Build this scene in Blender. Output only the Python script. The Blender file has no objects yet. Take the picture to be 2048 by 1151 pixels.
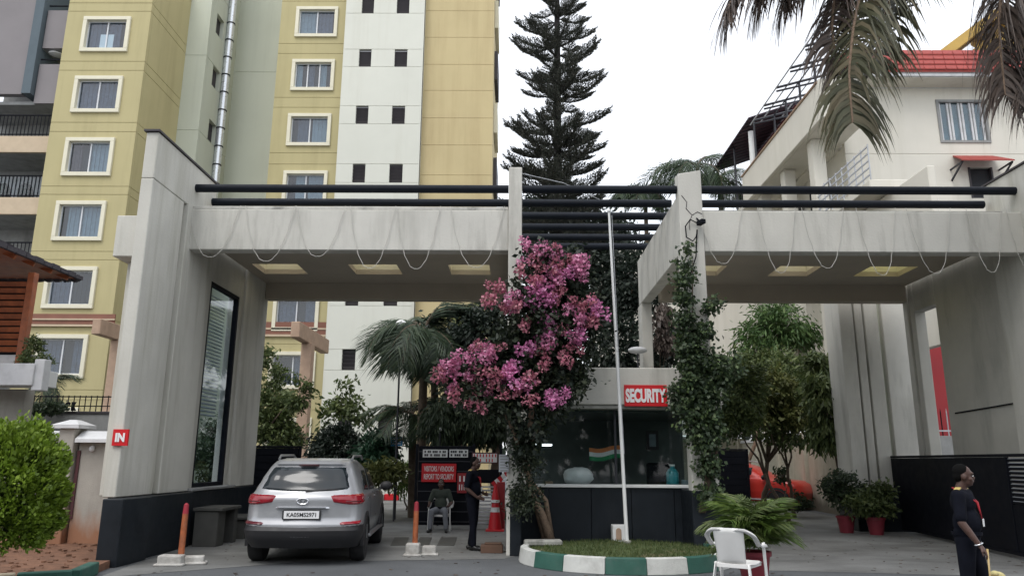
import bpy, bmesh, math, random
import numpy as np
from mathutils import Vector, Matrix
random.seed(7); RNG = np.random.default_rng(7)
SC = bpy.context.scene; COL = SC.collection; PI = math.pi
rad = math.radians
# ------------------------------------------------------------------ camera
F, PITCH, YAW, ROLL, HC = 1500.0, rad(12.95), rad(.45), rad(.35), 1.5
cd = bpy.data.cameras.new('camera'); cam = bpy.data.objects.new('camera', cd); COL.objects.link(cam)
R3 = Matrix.Rotation(YAW, 3, 'Z') @ Matrix.Rotation(PI/2+PITCH, 3, 'X') @ Matrix.Rotation(ROLL, 3, 'Z')
cam.matrix_world = Matrix.Translation((0, 0, HC)) @ R3.to_4x4()
cd.sensor_width = 36; cd.lens = F/2048*36; cd.clip_start = .1; cd.clip_end = 2000
SC.camera = cam
# ------------------------------------------------------------------ world, sun, exposure
w = bpy.data.worlds.new('World'); SC.world = w; w.use_nodes = True
nt = w.node_tree; nt.nodes.clear()
wo = nt.nodes.new('ShaderNodeOutputWorld'); sk = nt.nodes.new('ShaderNodeTexSky')
sk.sky_type = 'NISHITA'; sk.sun_disc = False; sk.sun_elevation = rad(58); sk.sun_rotation = rad(205)
sk.air_density = 1.0; sk.dust_density = 3.0; sk.ozone_density = 1.0
b1 = nt.nodes.new('ShaderNodeBackground'); b1.inputs[1].default_value = .05
b2 = nt.nodes.new('ShaderNodeBackground'); b2.inputs[0].default_value = (.96, .975, 1, 1); b2.inputs[1].default_value = 1.02
ad = nt.nodes.new('ShaderNodeAddShader')
nt.links.new(sk.outputs[0], b1.inputs[0]); nt.links.new(b1.outputs[0], ad.inputs[0]); nt.links.new(b2.outputs[0], ad.inputs[1])
nt.links.new(ad.outputs[0], wo.inputs[0])
sl = bpy.data.lights.new('sun', 'SUN'); sl.energy = 1.05; sl.angle = rad(25); sl.color = (1, .98, .95)
so = bpy.data.objects.new('sun', sl); COL.objects.link(so)
so.rotation_euler = (rad(32), 0, rad(-25))      # light comes from behind the camera and from the left, high up
SC.view_settings.view_transform = 'Standard'; SC.view_settings.look = 'None'
SC.view_settings.exposure = 0.27; SC.view_settings.gamma = 1
# ------------------------------------------------------------------ helpers
def ray(px, py): return R3 @ Vector(((px-1024)/F, (575.5-py)/F, -1))
def PY(px, py, Y): r = ray(px, py); return Vector((0, 0, HC)) + r*(Y/r.y)
def PX(px, py, X): r = ray(px, py); return Vector((0, 0, HC)) + r*(X/r.x)
def PZ(px, py, Z=0): r = ray(px, py); return Vector((0, 0, HC)) + r*((Z-HC)/r.z)
ORG = {}
def tag(o, label=None, cat=None, group=None, kind=None):
    if label: o['label'] = label
    if cat: o['category'] = cat
    if group: o['group'] = group
    if kind: o['kind'] = kind
    return o
def thing(name, loc, label, cat, group=None, org=None, rz=0):
    o = bpy.data.objects.new(name, None); COL.objects.link(o); o.location = loc; o.empty_display_size = .1
    o.rotation_euler.z = rz
    ORG[o.name] = Vector(loc if org is None else org); return tag(o, label, cat, group)
def link(name, me, mat, parent, c, label=None):
    o = bpy.data.objects.new(name, me); COL.objects.link(o)
    if mat is not None and not me.materials:
        for m in (mat if isinstance(mat, (list, tuple)) else [mat]): me.materials.append(m)
    o.location = c
    if parent is not None: o.parent = parent; o.location = Vector(c)-ORG[parent.name]
    ORG[o.name] = Vector(c)
    if label: o['label'] = label
    return o
def dup(o, loc=None, rz=None, scale=None, parent=None, label=None, kids=True):
    c = o.copy(); COL.objects.link(c); ORG[c.name] = ORG[o.name].copy()
    if parent is not None: c.parent = parent
    if loc is not None: c.location = loc
    if rz is not None: c.rotation_euler.z = rz
    if scale is not None: c.scale = (scale,)*3 if isinstance(scale, (int, float)) else scale
    if label: c['label'] = label
    if kids:
        for ch in list(o.children): dup(ch, parent=c)
    return c
class MB:
    def __init__(s): s.v = []; s.f = []; s.m = []; s.mi = 0
    def add(s, vs, fs):
        n = len(s.v); s.v += [tuple(p) for p in vs]
        for f in fs: s.f.append(tuple(i+n for i in f)); s.m.append(s.mi)
        return s
    def box(s, x0, x1, y0, y1, z0, z1):
        v = [(x, y, z) for z in (z0, z1) for x, y in ((x0, y0), (x1, y0), (x1, y1), (x0, y1))]
        return s.add(v, [(3, 2, 1, 0), (4, 5, 6, 7), (0, 1, 5, 4), (1, 2, 6, 5), (2, 3, 7, 6), (3, 0, 4, 7)])
    def obox(s, c, h, rz=0, rx=0, ry=0):
        M = Matrix.Rotation(rz, 3, 'Z') @ Matrix.Rotation(ry, 3, 'Y') @ Matrix.Rotation(rx, 3, 'X'); c = Vector(c)
        v = [c + M @ Vector((x*h[0], y*h[1], z*h[2])) for z in (-1, 1) for x, y in ((-1, -1), (1, -1), (1, 1), (-1, 1))]
        return s.add(v, [(3, 2, 1, 0), (4, 5, 6, 7), (0, 1, 5, 4), (1, 2, 6, 5), (2, 3, 7, 6), (3, 0, 4, 7)])
    def bar(s, a, b, w, h=None):          # rectangular bar from a to b
        a, b = Vector(a), Vector(b); h = h or w; d = (b-a).normalized()
        u = d.cross(Vector((0, 0, 1)));  u = Vector((1, 0, 0)) if u.length < 1e-3 else u.normalized(); t = u.cross(d)
        v = [p+u*x*w/2+t*y*h/2 for p in (a, b) for x, y in ((-1, -1), (1, -1), (1, 1), (-1, 1))]
        return s.add(v, [(3, 2, 1, 0), (4, 5, 6, 7), (0, 1, 5, 4), (1, 2, 6, 5), (2, 3, 7, 6), (3, 0, 4, 7)])
    def tube(s, pts, r, n=8, cap=True):
        pts = [Vector(p) for p in pts]; k = len(pts); rs = r if isinstance(r, (list, tuple)) else [r]*k; vs = []
        up = None
        for i, p in enumerate(pts):
            d = (pts[min(i+1, k-1)]-pts[max(i-1, 0)]).normalized()
            if up is None:
                up = d.cross(Vector((0, 0, 1)));  up = Vector((1, 0, 0)) if up.length < 1e-3 else up.normalized()
            up = (up-d*up.dot(d)).normalized(); t = d.cross(up)
            for j in range(n):
                a = 2*PI*j/n; vs.append(p+(up*math.cos(a)+t*math.sin(a))*rs[i])
        fs = [(i*n+j, i*n+(j+1) % n, (i+1)*n+(j+1) % n, (i+1)*n+j) for i in range(k-1) for j in range(n)]
        if cap: fs += [tuple(range(n))[::-1], tuple((k-1)*n+j for j in range(n))]
        return s.add(vs, fs)
    def lathe(s, prof, c=(0, 0, 0), n=20):
        c = Vector(c); k = len(prof)
        vs = [c+Vector((r*math.cos(2*PI*j/n), r*math.sin(2*PI*j/n), z)) for r, z in prof for j in range(n)]
        fs = [(i*n+j, i*n+(j+1) % n, (i+1)*n+(j+1) % n, (i+1)*n+j) for i in range(k-1) for j in range(n)]
        fs += [tuple(range(n))[::-1], tuple((k-1)*n+j for j in range(n))]
        return s.add(vs, fs)
    def ball(s, c, r, n=12, M=None):
        r = (r,)*3 if isinstance(r, (int, float)) else r; c = Vector(c); m = n//2+1; vs = []; fs = []
        for i in range(1, m):
            t = PI*i/m
            for j in range(n):
                a = 2*PI*j/n; q = Vector((r[0]*math.sin(t)*math.cos(a), r[1]*math.sin(t)*math.sin(a), r[2]*math.cos(t)))
                vs.append(c+(M @ q if M else q))
        for i in range(m-2):
            for j in range(n): fs.append((i*n+j, (i+1)*n+j, (i+1)*n+(j+1) % n, i*n+(j+1) % n))
        q = Vector((0, 0, r[2])); q = M @ q if M else q; vs += [c+q, c-q]; t, b = (m-1)*n, (m-1)*n+1
        for j in range(n): fs += [(t, j, (j+1) % n), (b, (m-2)*n+(j+1) % n, (m-2)*n+j)]
        return s.add(vs, fs)
    def prism(s, poly, y0, y1, axis='y'):      # poly in the plane across the axis
        def q(a, b, t): return {'y': (a, t, b), 'x': (t, a, b), 'z': (a, b, t)}[axis]
        n = len(poly); vs = [q(a, b, y0) for a, b in poly]+[q(a, b, y1) for a, b in poly]
        fs = [(i, (i+1) % n, n+(i+1) % n, n+i) for i in range(n)]+[tuple(range(n))[::-1], tuple(range(n, 2*n))]
        return s.add(vs, fs)
    def poly(s, pts): return s.add(pts, [tuple(range(len(pts)))])
    def mesh(s, name, smooth=False, bevel=0, seg=1):
        c = Vector((0, 0, 0))
        a = np.array(s.v, dtype=float); lo = a.min(0); hi = a.max(0); c = Vector(((lo[0]+hi[0])/2, (lo[1]+hi[1])/2, (lo[2]+hi[2])/2))
        me = bpy.data.meshes.new(name); me.from_pydata([tuple(p) for p in (a-np.array(c))], [], s.f); 
        if any(s.m): me.polygons.foreach_set('material_index', s.m)
        bm = bmesh.new(); bm.from_mesh(me)
        bmesh.ops.recalc_face_normals(bm, faces=bm.faces)
        if bevel: bmesh.ops.bevel(bm, geom=[e for e in bm.edges if len(e.link_faces) == 2 and e.calc_face_angle(0) > .6], offset=bevel, segments=seg, affect='EDGES', profile=.5)
        bm.to_mesh(me); bm.free()
        if smooth: me.polygons.foreach_set('use_smooth', [True]*len(me.polygons))
        if smooth == 'auto':
            for p in me.polygons: p.use_smooth = True
            try: me.set_sharp_from_angle(angle=rad(38))
            except Exception: pass
        me.update(); return me, c
    def build(s, name, mat, parent=None, smooth=False, bevel=0, seg=1, label=None):
        me, c = s.mesh(name, smooth, bevel, seg); return link(name, me, mat, parent, c, label)
def text(name, body, c, height, mat, parent, width=None, depth=.008, bold=.02, R=None):
    cu = bpy.data.curves.new(name, 'FONT'); cu.body = body; cu.size = 1; cu.extrude = .01; cu.offset = bold
    cu.align_x = 'CENTER'; cu.align_y = 'CENTER'
    o = bpy.data.objects.new(name, cu); COL.objects.link(o); dg = bpy.context.evaluated_depsgraph_get(); dg.update()
    me = bpy.data.meshes.new_from_object(o.evaluated_get(dg)); bpy.data.objects.remove(o)
    co = np.array([v.co[:] for v in me.vertices]); lo, hi = co.min(0), co.max(0); mid = (lo+hi)/2
    sy = height/(hi[1]-lo[1]); sx = sy if width is None else width/(hi[0]-lo[0])
    R = R or Matrix.Rotation(PI/2, 3, 'X')
    for v in me.vertices:
        v.co = R @ Vector(((v.co.x-mid[0])*sx, (v.co.y-mid[1])*sy, v.co.z*depth/.01))
    me.materials.clear(); return link(name, me, mat, parent, c)
# ------------------------------------------------------------------ materials
def srgb(r, g, b): return tuple(((c/255+.055)/1.055)**2.4 if c > 10 else c/255/12.92 for c in (r, g, b))
def node(nt, t, **k):
    n = nt.nodes.new(t)
    for a, v in k.items():
        if a in n.inputs.keys() if not a.isdigit() else False: n.inputs[a].default_value = v
        else: setattr(n, a, v)
    return n
MATS = {}
def mat(name, col, rough=.8, metal=0, var=.12, scale=3, bump=.0, bscale=60, stain=None, samt=.5, sscale=(1.2, 1.2, .25), sth=.5, spec=.5,
        col2=None, c2scale=1, c2th=.5, emit=0, leaf=False, alpha=None, trans=0, coat=0, splash=None, speck=0):
    m = bpy.data.materials.new(name); m.use_nodes = True; nt = m.node_tree; L = nt.links
    bs = nt.nodes['Principled BSDF']; bs.inputs['Roughness'].default_value = rough; bs.inputs['Metallic'].default_value = metal
    bs.inputs['Specular IOR Level'].default_value = spec; bs.inputs['Coat Weight'].default_value = coat
    bs.inputs['Transmission Weight'].default_value = trans
    def mix(a, b, f, mode='MIX'):
        n = nt.nodes.new('ShaderNodeMix'); n.data_type = 'RGBA'; n.blend_type = mode; n.clamp_factor = True
        for s, x in ((6, a), (7, b), (0, f)):
            if hasattr(x, 'is_output'): L.new(x, n.inputs[s])
            elif s == 0: n.inputs[0].default_value = x
            else: n.inputs[s].default_value = (*x[:3], 1)
        return n.outputs[2]
    def noise(sc, vec, det=5, ro=.6):
        n = nt.nodes.new('ShaderNodeTexNoise'); n.inputs['Scale'].default_value = sc; n.inputs['Detail'].default_value = det
        n.inputs['Roughness'].default_value = ro; L.new(vec, n.inputs['Vector']); return n.outputs['Fac']
    def ramp(x, a, b, c0=0, c1=1):
        n = nt.nodes.new('ShaderNodeMapRange'); L.new(x, n.inputs[0]); n.inputs[1].default_value = a; n.inputs[2].default_value = b
        n.inputs[3].default_value = c0; n.inputs[4].default_value = c1; return n.outputs[0]
    geo = nt.nodes.new('ShaderNodeNewGeometry'); pos = geo.outputs['Position']
    def mp(scv):
        n = nt.nodes.new('ShaderNodeVectorMath'); n.operation = 'MULTIPLY'; L.new(pos, n.inputs[0]); n.inputs[1].default_value = scv; return n.outputs[0]
    if leaf:
        ri = geo.outputs['Random Per Island']
        c = mix(col, col2 or tuple(x*1.7 for x in col), ramp(ri, .35, 1))
        c = mix(c, tuple(x*.45 for x in col), ramp(ri, .4, 0, 0, .8))
        c = mix(c, tuple(x*.5 for x in col), ramp(noise(scale, pos, 2), .35, .7, .6, 0))
    else:
        c = mix(tuple(x*(1-var) for x in col), tuple(min(1, x*(1+var)) for x in col), ramp(noise(scale, pos), .3, .7))
        if col2: c = mix(c, col2, ramp(noise(c2scale, pos, 3), c2th, c2th+.1))
    if stain:
        f = noise(1, mp(sscale), 8, .65); f2 = noise(.5, pos, 4)
        mm = nt.nodes.new('ShaderNodeMath'); mm.operation = 'MULTIPLY'; L.new(ramp(f, sth, sth+.22), mm.inputs[0]); L.new(ramp(f2, .3, .65, .25, 1), mm.inputs[1])
        m2 = nt.nodes.new('ShaderNodeMath'); m2.operation = 'MULTIPLY'; L.new(mm.outputs[0], m2.inputs[0]); m2.inputs[1].default_value = samt
        c = mix(c, stain, m2.outputs[0])
    if splash:      # dirt that rises from the ground: (colour, height)
        sp = nt.nodes.new('ShaderNodeSeparateXYZ'); L.new(pos, sp.inputs[0])
        ad = nt.nodes.new('ShaderNodeMath'); ad.operation = 'SUBTRACT'; L.new(sp.outputs[2], ad.inputs[0]); L.new(ramp(noise(1, mp((2.5, 2.5, .8)), 5), .2, .8, -splash[1]*.5, splash[1]*.5), ad.inputs[1])
        c = mix(c, splash[0], ramp(ad.outputs[0], splash[1], splash[1]*.35, 0, .85))
    if speck:
        c = mix(c, tuple(x*.35 for x in col), ramp(noise(140, pos, 2), .58, .66, 0, speck))
    L.new(c, bs.inputs['Base Color'])
    if bump:
        bn = nt.nodes.new('ShaderNodeBump'); bn.inputs['Strength'].default_value = bump; bn.inputs['Distance'].default_value = .02
        L.new(noise(bscale, pos, 6), bn.inputs['Height']); L.new(bn.outputs[0], bs.inputs['Normal'])
    if rough < .9 and not leaf:
        L.new(ramp(noise(scale*2, pos), .3, .7, max(0, rough-.06), min(1, rough+.08)), bs.inputs['Roughness'])
    if emit:
        bs.inputs['Emission Color'].default_value = (*col, 1); bs.inputs['Emission Strength'].default_value = emit
    if leaf:
        tr = nt.nodes.new('ShaderNodeBsdfTranslucent'); L.new(c, tr.inputs[0]); ms = nt.nodes.new('ShaderNodeMixShader'); ms.inputs[0].default_value = .28
        out = [n for n in nt.nodes if n.type == 'OUTPUT_MATERIAL'][0]
        L.new(bs.outputs[0], ms.inputs[1]); L.new(tr.outputs[0], ms.inputs[2]); L.new(ms.outputs[0], out.inputs[0])
    MATS[name] = m; return m
def glassmat(name, tint=(.85, .9, .92), op=.25):
    m = bpy.data.materials.new(name); m.use_nodes = True; nt = m.node_tree; nt.nodes.clear(); L = nt.links
    o = nt.nodes.new('ShaderNodeOutputMaterial'); t = nt.nodes.new('ShaderNodeBsdfTransparent'); t.inputs[0].default_value = (*tint, 1)
    g = nt.nodes.new('ShaderNodeBsdfGlossy'); g.inputs['Roughness'].default_value = .03; g.inputs[0].default_value = (.9, .9, .9, 1)
    fr = nt.nodes.new('ShaderNodeFresnel'); fr.inputs[0].default_value = 1.5
    mr = nt.nodes.new('ShaderNodeMapRange'); mr.inputs[3].default_value = op*.4; mr.inputs[4].default_value = 1; L.new(fr.outputs[0], mr.inputs[0])
    ge = nt.nodes.new('ShaderNodeNewGeometry'); iv = nt.nodes.new('ShaderNodeMath'); iv.operation = 'SUBTRACT'; iv.inputs[0].default_value = 1; L.new(ge.outputs['Backfacing'], iv.inputs[1])
    mu = nt.nodes.new('ShaderNodeMath'); mu.operation = 'MULTIPLY'; L.new(mr.outputs[0], mu.inputs[0]); L.new(iv.outputs[0], mu.inputs[1])
    x = nt.nodes.new('ShaderNodeMixShader'); L.new(mu.outputs[0], x.inputs[0]); L.new(t.outputs[0], x.inputs[1]); L.new(g.outputs[0], x.inputs[2])
    L.new(x.outputs[0], o.inputs[0]); MATS[name] = m; return m
S = srgb
M_conc = mat('cream_paint', (.57, .56, .51), .85, var=.08, scale=1.2, bump=.2, bscale=25, stain=(.20, .195, .165), samt=.75, sscale=(2.2, 2.2, .3), sth=.5)
M_pyl = mat('pylon_paint', (.56, .55, .495), .85, var=.09, scale=1.0, bump=.2, bscale=25, stain=(.27, .26, .19), samt=.8, sscale=(2.6, 2.6, .22), sth=.48, splash=((.36, .22, .10), .0))
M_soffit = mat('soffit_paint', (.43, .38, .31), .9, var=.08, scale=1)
M_ledge = mat('weathered_concrete', (.34, .34, .31), .95, var=.2, scale=5, bump=.4, bscale=30, stain=(.06, .06, .055), samt=.8, sscale=(3, 3, 1), sth=.48)
M_black = mat('dark_stone', (.012, .016, .021), .5, spec=.25, var=.2, scale=4, stain=(.05, .055, .06), samt=.4, sth=.52)
M_pipe = mat('pipe_paint', (.008, .011, .017), .6, spec=.18, var=.15)
M_gate = mat('gate_paint', (.006, .007, .011), .6, spec=.12, var=.2)
M_lstr = mat('light_string', (.50, .49, .45), .8)
M_slit = mat('slit_white', (.45, .47, .5), .6)
M_white = mat('white_paint', (.74, .75, .74), .55, var=.04)
M_plas = mat('white_plastic', (.78, .78, .76), .35, var=.03, scale=8, stain=(.4, .39, .36), samt=.3)
M_asph = mat('asphalt', (.105, .112, .118), .85, var=.18, scale=.6, bump=.5, bscale=180, speck=.35, stain=(.06, .065, .07), samt=.6, sscale=(.4, .9, 1), sth=.45)
M_apron = mat('concrete_ground', (.185, .188, .182), .9, var=.2, scale=.8, bump=.45, bscale=90, speck=.35, stain=(.085, .085, .08), samt=1.0, sscale=(.5, .9, 1), sth=.44)
M_soil = mat('red_soil', (.17, .085, .05), .95, var=.35, scale=6, bump=.9, bscale=30)
M_grass = mat('grass_ground', (.06, .085, .025), .95, var=.3, scale=8, bump=.6, bscale=80, col2=(.13, .12, .06), c2scale=2, c2th=.55)
M_blade = mat('grass_blade', (.075, .12, .03), .7, leaf=True, scale=1.5, col2=(.16, .17, .06))
M_kw = mat('kerb_white', (.55, .56, .53), .8, var=.1, scale=6, stain=(.2, .19, .17), samt=.6, sscale=(3, 3, 2), bump=.3)
M_kg = mat('kerb_green', (.025, .10, .075), .7, var=.15, scale=6, stain=(.12, .13, .12), samt=.5, sscale=(3, 3, 2), bump=.3)
M_kc = mat('kerb_cream', (.42, .36, .26), .85, var=.1, stain=(.2, .12, .07), samt=.6)
M_red = mat('sign_red', S(200, 14, 26), .5, var=.03)
M_text = mat('sign_lettering', (.8, .8, .8), .5, var=0)
M_ol = mat('olive_paint', (.45, .40, .215), .9, var=.05, scale=.35, stain=(.31, .27, .14), samt=.55, sscale=(1.4, 1.4, .1), sth=.48)
M_ol2 = mat('tan_paint', (.51, .425, .235), .9, var=.05, scale=.35, stain=(.36, .27, .14), samt=.55, sscale=(1.4, 1.4, .1), sth=.48)
M_inner = mat('shaded_inner_paint', (.48, .47, .42), .9, var=.08, scale=1.2, stain=(.13, .13, .11), samt=.5, sscale=(2, 2, .4))  # cream paint darkened: shade under the portal roof put into the colour
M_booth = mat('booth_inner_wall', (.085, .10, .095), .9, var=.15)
M_pale = mat('pale_green_paint', (.52, .55, .46), .9, var=.04, scale=.3, stain=(.38, .4, .33), samt=.5, sscale=(1.4, 1.4, .08), sth=.48)
M_grey = mat('grey_green_paint', (.36, .38, .32), .9, var=.05, scale=.3)
M_wht = mat('off_white_render', (.63, .64, .57), .9, var=.04, scale=.4, stain=(.47, .46, .38), samt=.45, sscale=(1.8, 1.8, .08), sth=.5)
M_mauve = mat('mauve_paint', (.225, .21, .215), .9, var=.06, scale=.5)
M_blue = mat('slate_paint', (.10, .13, .15), .9, var=.06)
M_peach = mat('peach_paint', (.52, .42, .30), .9, var=.06)
M_frame = mat('window_surround_cream', (.70, .67, .53), .8, var=.04)
M_alu = mat('window_aluminium', (.62, .64, .66), .4, var=.04)
M_dark = mat('dark_void', (.02, .022, .026), .8)
M_cope = mat('stained_coping', (.50, .49, .45), .9, var=.15, scale=5, bump=.4, bscale=30, stain=(.05, .05, .045), samt=1.0, sscale=(2.2, 2.2, 4), sth=.52)
M_louv = mat('louvre_brown', (.045, .04, .045), .6)
M_cur = mat('curtain_pale', (.22, .27, .3), .9, var=.15, scale=9)
M_cur2 = mat('curtain_grey', (.085, .10, .135), .9, var=.3, scale=9)
M_cur3 = mat('curtain_brown', (.09, .07, .08), .9, var=.3, scale=9)
M_glass = glassmat('window_glass', (.8, .86, .9), .12)
M_bglass = glassmat('booth_glass', (.86, .9, .9), .0)
M_steel = mat('bright_duct', (.72, .75, .78), .3, metal=.6, var=.05)
M_brown = mat('brown_band', (.22, .10, .07), .85)
M_pink = mat('pink_concrete', (.40, .28, .20), .9, var=.12, scale=4, stain=(.2, .13, .08), samt=.6)
M_house = mat('house_cream', (.67, .645, .57), .9, var=.05, scale=.5, stain=(.42, .40, .31), samt=.4, sscale=(1.4, 1.4, .1))
M_tile = mat('red_roof_tile', (.30, .045, .035), .7, var=.2, scale=9)
M_redwall = mat('red_wall', (.30, .03, .035), .8, var=.12, scale=1)
M_purple = mat('canopy_sheet', (.06, .035, .05), .7, var=.2)
M_metal = mat('dark_metal', (.04, .042, .05), .5, metal=.3)
M_orange = mat('orange_fascia', (.50, .33, .09), .8)
M_wood = mat('varnished_wood', (.30, .085, .03), .5, var=.3, scale=6)
M_shing = mat('slate_shingle', (.05, .045, .055), .75, var=.25, scale=12, bump=.3)
M_wallc = mat('compound_wall_paint', (.38, .36, .32), .9, var=.12, scale=2, stain=(.16, .14, .12), samt=.7, sscale=(2, 2, .4), splash=((.30, .12, .05), .75), bump=.3)
M_wallr = mat('boundary_wall_paint', (.40, .385, .31), .9, var=.12, scale=2, stain=(.15, .14, .11), samt=.7, sscale=(2, 2, .3), splash=((.13, .11, .08), .5), bump=.3)
M_cap = mat('white_coping', (.62, .63, .64), .85, var=.08, scale=4, stain=(.3, .3, .3), samt=.5, sscale=(3, 3, 3))
M_maroon = mat('maroon_strip', (.09, .035, .04), .8)
M_gwall = mat('grey_render', (.28, .285, .28), .95, var=.15, scale=3, stain=(.1, .1, .1), samt=.6)
M_bark = mat('bark', (.12, .09, .065), .95, var=.3, scale=12, bump=.8, bscale=40)
M_barkd = mat('dark_bark', (.035, .03, .03), .95, var=.3, scale=12, bump=.6, bscale=40)
M_bark2 = mat('pale_bark', (.24, .17, .12), .95, var=.3, scale=12, bump=.8, bscale=40)
def leafm(n, c, c2=None, s=1.5): return mat(n, c, .55, leaf=True, scale=s, col2=c2)
L_dark = leafm('leaf_dark', (.045, .075, .038), (.09, .12, .055))
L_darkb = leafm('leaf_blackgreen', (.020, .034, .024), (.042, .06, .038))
L_pine = leafm('pine_needles', (.085, .10, .08), (.16, .15, .13), 3)
L_boug = leafm('bougainvillea_leaf', (.025, .04, .022), (.06, .075, .035), 3)
L_pink = leafm('bougainvillea_bract', (.78, .25, .46), (.92, .56, .72), 3)
L_salm = leafm('faded_bract', (.56, .17, .25), (.70, .38, .40), 3)
L_mag = leafm('magenta_bract', (.78, .24, .52), (.92, .52, .75), 3)
L_ivy = leafm('ivy_leaf', (.05, .09, .04), (.14, .2, .07), 2)
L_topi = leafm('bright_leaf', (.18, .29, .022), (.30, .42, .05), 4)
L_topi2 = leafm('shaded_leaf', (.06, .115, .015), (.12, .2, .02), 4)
L_mid = leafm('leaf_mid', (.095, .14, .045), (.20, .24, .08))
L_yel = leafm('leaf_yellow', (.14, .17, .05), (.24, .24, .08))
L_teal = leafm('leaf_teal', (.03, .085, .045), (.05, .13, .07))
L_lime = leafm('leaf_lime', (.10, .2, .06), (.2, .3, .1))
L_palm = leafm('palm_leaf', (.04, .075, .04), (.09, .13, .06))
L_coco = leafm('coconut_leaf', (.12, .125, .07), (.22, .18, .11), 2)
L_cocod = leafm('dry_leaf', (.13, .10, .085), (.2, .15, .12), 2)
L_areca = leafm('areca_leaf', (.09, .16, .03), (.2, .28, .06), 3)
M_blk = mat('painted_block', (.50, .49, .46), .85, var=.15, scale=9, bump=.5, stain=(.18, .16, .14), samt=.8, sscale=(5, 5, 5), sth=.46)
M_terra = mat('red_pot', (.20, .022, .035), .55, var=.15, scale=5)
M_skin = mat('dark_skin', (.075, .038, .028), .5, var=.08, scale=20)
M_unif = mat('black_uniform', (.007, .008, .013), .95, spec=.1, var=.25, scale=10)
M_hair = mat('black_hair', (.006, .006, .006), .95, spec=.08)
M_lany = mat('red_lanyard', (.35, .01, .02), .6)
M_shoe = mat('black_shoe', (.012, .012, .012), .35)

def sheetmat(name, c, f=.5):
    m = mat(name, c, .8); nt = m.node_tree; bs = nt.nodes['Principled BSDF']; tr = nt.nodes.new('ShaderNodeBsdfTranslucent'); tr.inputs[0].default_value = (*c, 1); ms = nt.nodes.new('ShaderNodeMixShader'); ms.inputs[0].default_value = f
    out = [n for n in nt.nodes if n.type == 'OUTPUT_MATERIAL'][0]; nt.links.new(bs.outputs[0], ms.inputs[1]); nt.links.new(tr.outputs[0], ms.inputs[2]); nt.links.new(ms.outputs[0], out.inputs[0]); return m
M_sky_sheet = sheetmat('skylight_sheet', (.92, .88, .78), .9); M_sky_sheet2 = sheetmat('skylight_sheet_yellow', (.88, .85, .62), .9)
# ------------------------------------------------------------------ ground
def struct(mb, name, m, **k): return tag(mb.build(name, m, None, **k), kind='structure')
g = MB(); g.add([(-300, -60, 0), (300, -60, 0), (300, 400, 0), (-300, 400, 0)], [(0, 1, 2, 3)]); struct(g, 'ground', M_asph)
g = MB(); pts = [(-5.4, 10.2), (-3.2, 11.9), (-.2, 12.4), (0.2, 13.2), (3.9, 13.2), (3.5, 11.6), (3.3, 11.35), (9.1, 10.6), (9.1, 34), (-7.5, 34), (-6.2, 17)]
g.add([(x, y, .004) for x, y in pts], [tuple(range(len(pts)))]); struct(g, 'driveway', M_apron)
g = MB(); pts = [(-14, 5), (-5.7, 9.6), (-5.62, 10.6), (-6.4, 14.4), (-14, 14.4)]
g.add([(x, y, .10) for x, y in pts]+[(x, y, -.02) for x, y in pts], [(0, 1, 2, 3, 4)]+[(i, (i+1) % 5, 5+(i+1) % 5, 5+i) for i in range(5)])
struct(g, 'soil_bed', M_soil)
# soil litter
g = MB()
for i in range(260):
    x = RNG.uniform(-9.5, -5.9); y = RNG.uniform(9.8, 13.4)
    if y < 9.8 and x > -6.2: continue
    s = RNG.uniform(.01, .035); g.obox((x, y, .10+s*.3), (s, s*.8, s*.35), RNG.uniform(0, 3), RNG.uniform(-.4, .4))
tag(g.build('leaf_litter', M_soil, None), kind='stuff', label='small clods and fallen leaves lying on the red soil bed', cat='litter')
# kerb of the soil bed, painted stones
kb = thing('bed_kerb', (-5.7, 9.6, 0), 'low kerb painted cream and green along the red soil bed', 'kerb')
A, B = Vector((-9.6, 7.45, 0)), Vector((-5.45, 9.75, 0)); n = 8
for i in range(n):
    a = A.lerp(B, i/n); b = A.lerp(B, (i+.97)/n); m = MB(); d = (b-a); m.obox(((a.x+b.x)/2, (a.y+b.y)/2, .08), (d.length/2, .07, .08), math.atan2(d.y, d.x))
    m.build('kerb_stone', M_kg if i % 2 else M_kc, kb, bevel=.012)
A, B = Vector((-5.45, 9.78, 0)), Vector((-5.62, 10.5, 0)); d = B-A; m = MB(); m.obox(((A.x+B.x)/2, (A.y+B.y)/2, .08), (d.length/2, .07, .08), math.atan2(d.y, d.x)); m.build('kerb_stone', M_kg, kb, bevel=.012)

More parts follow.
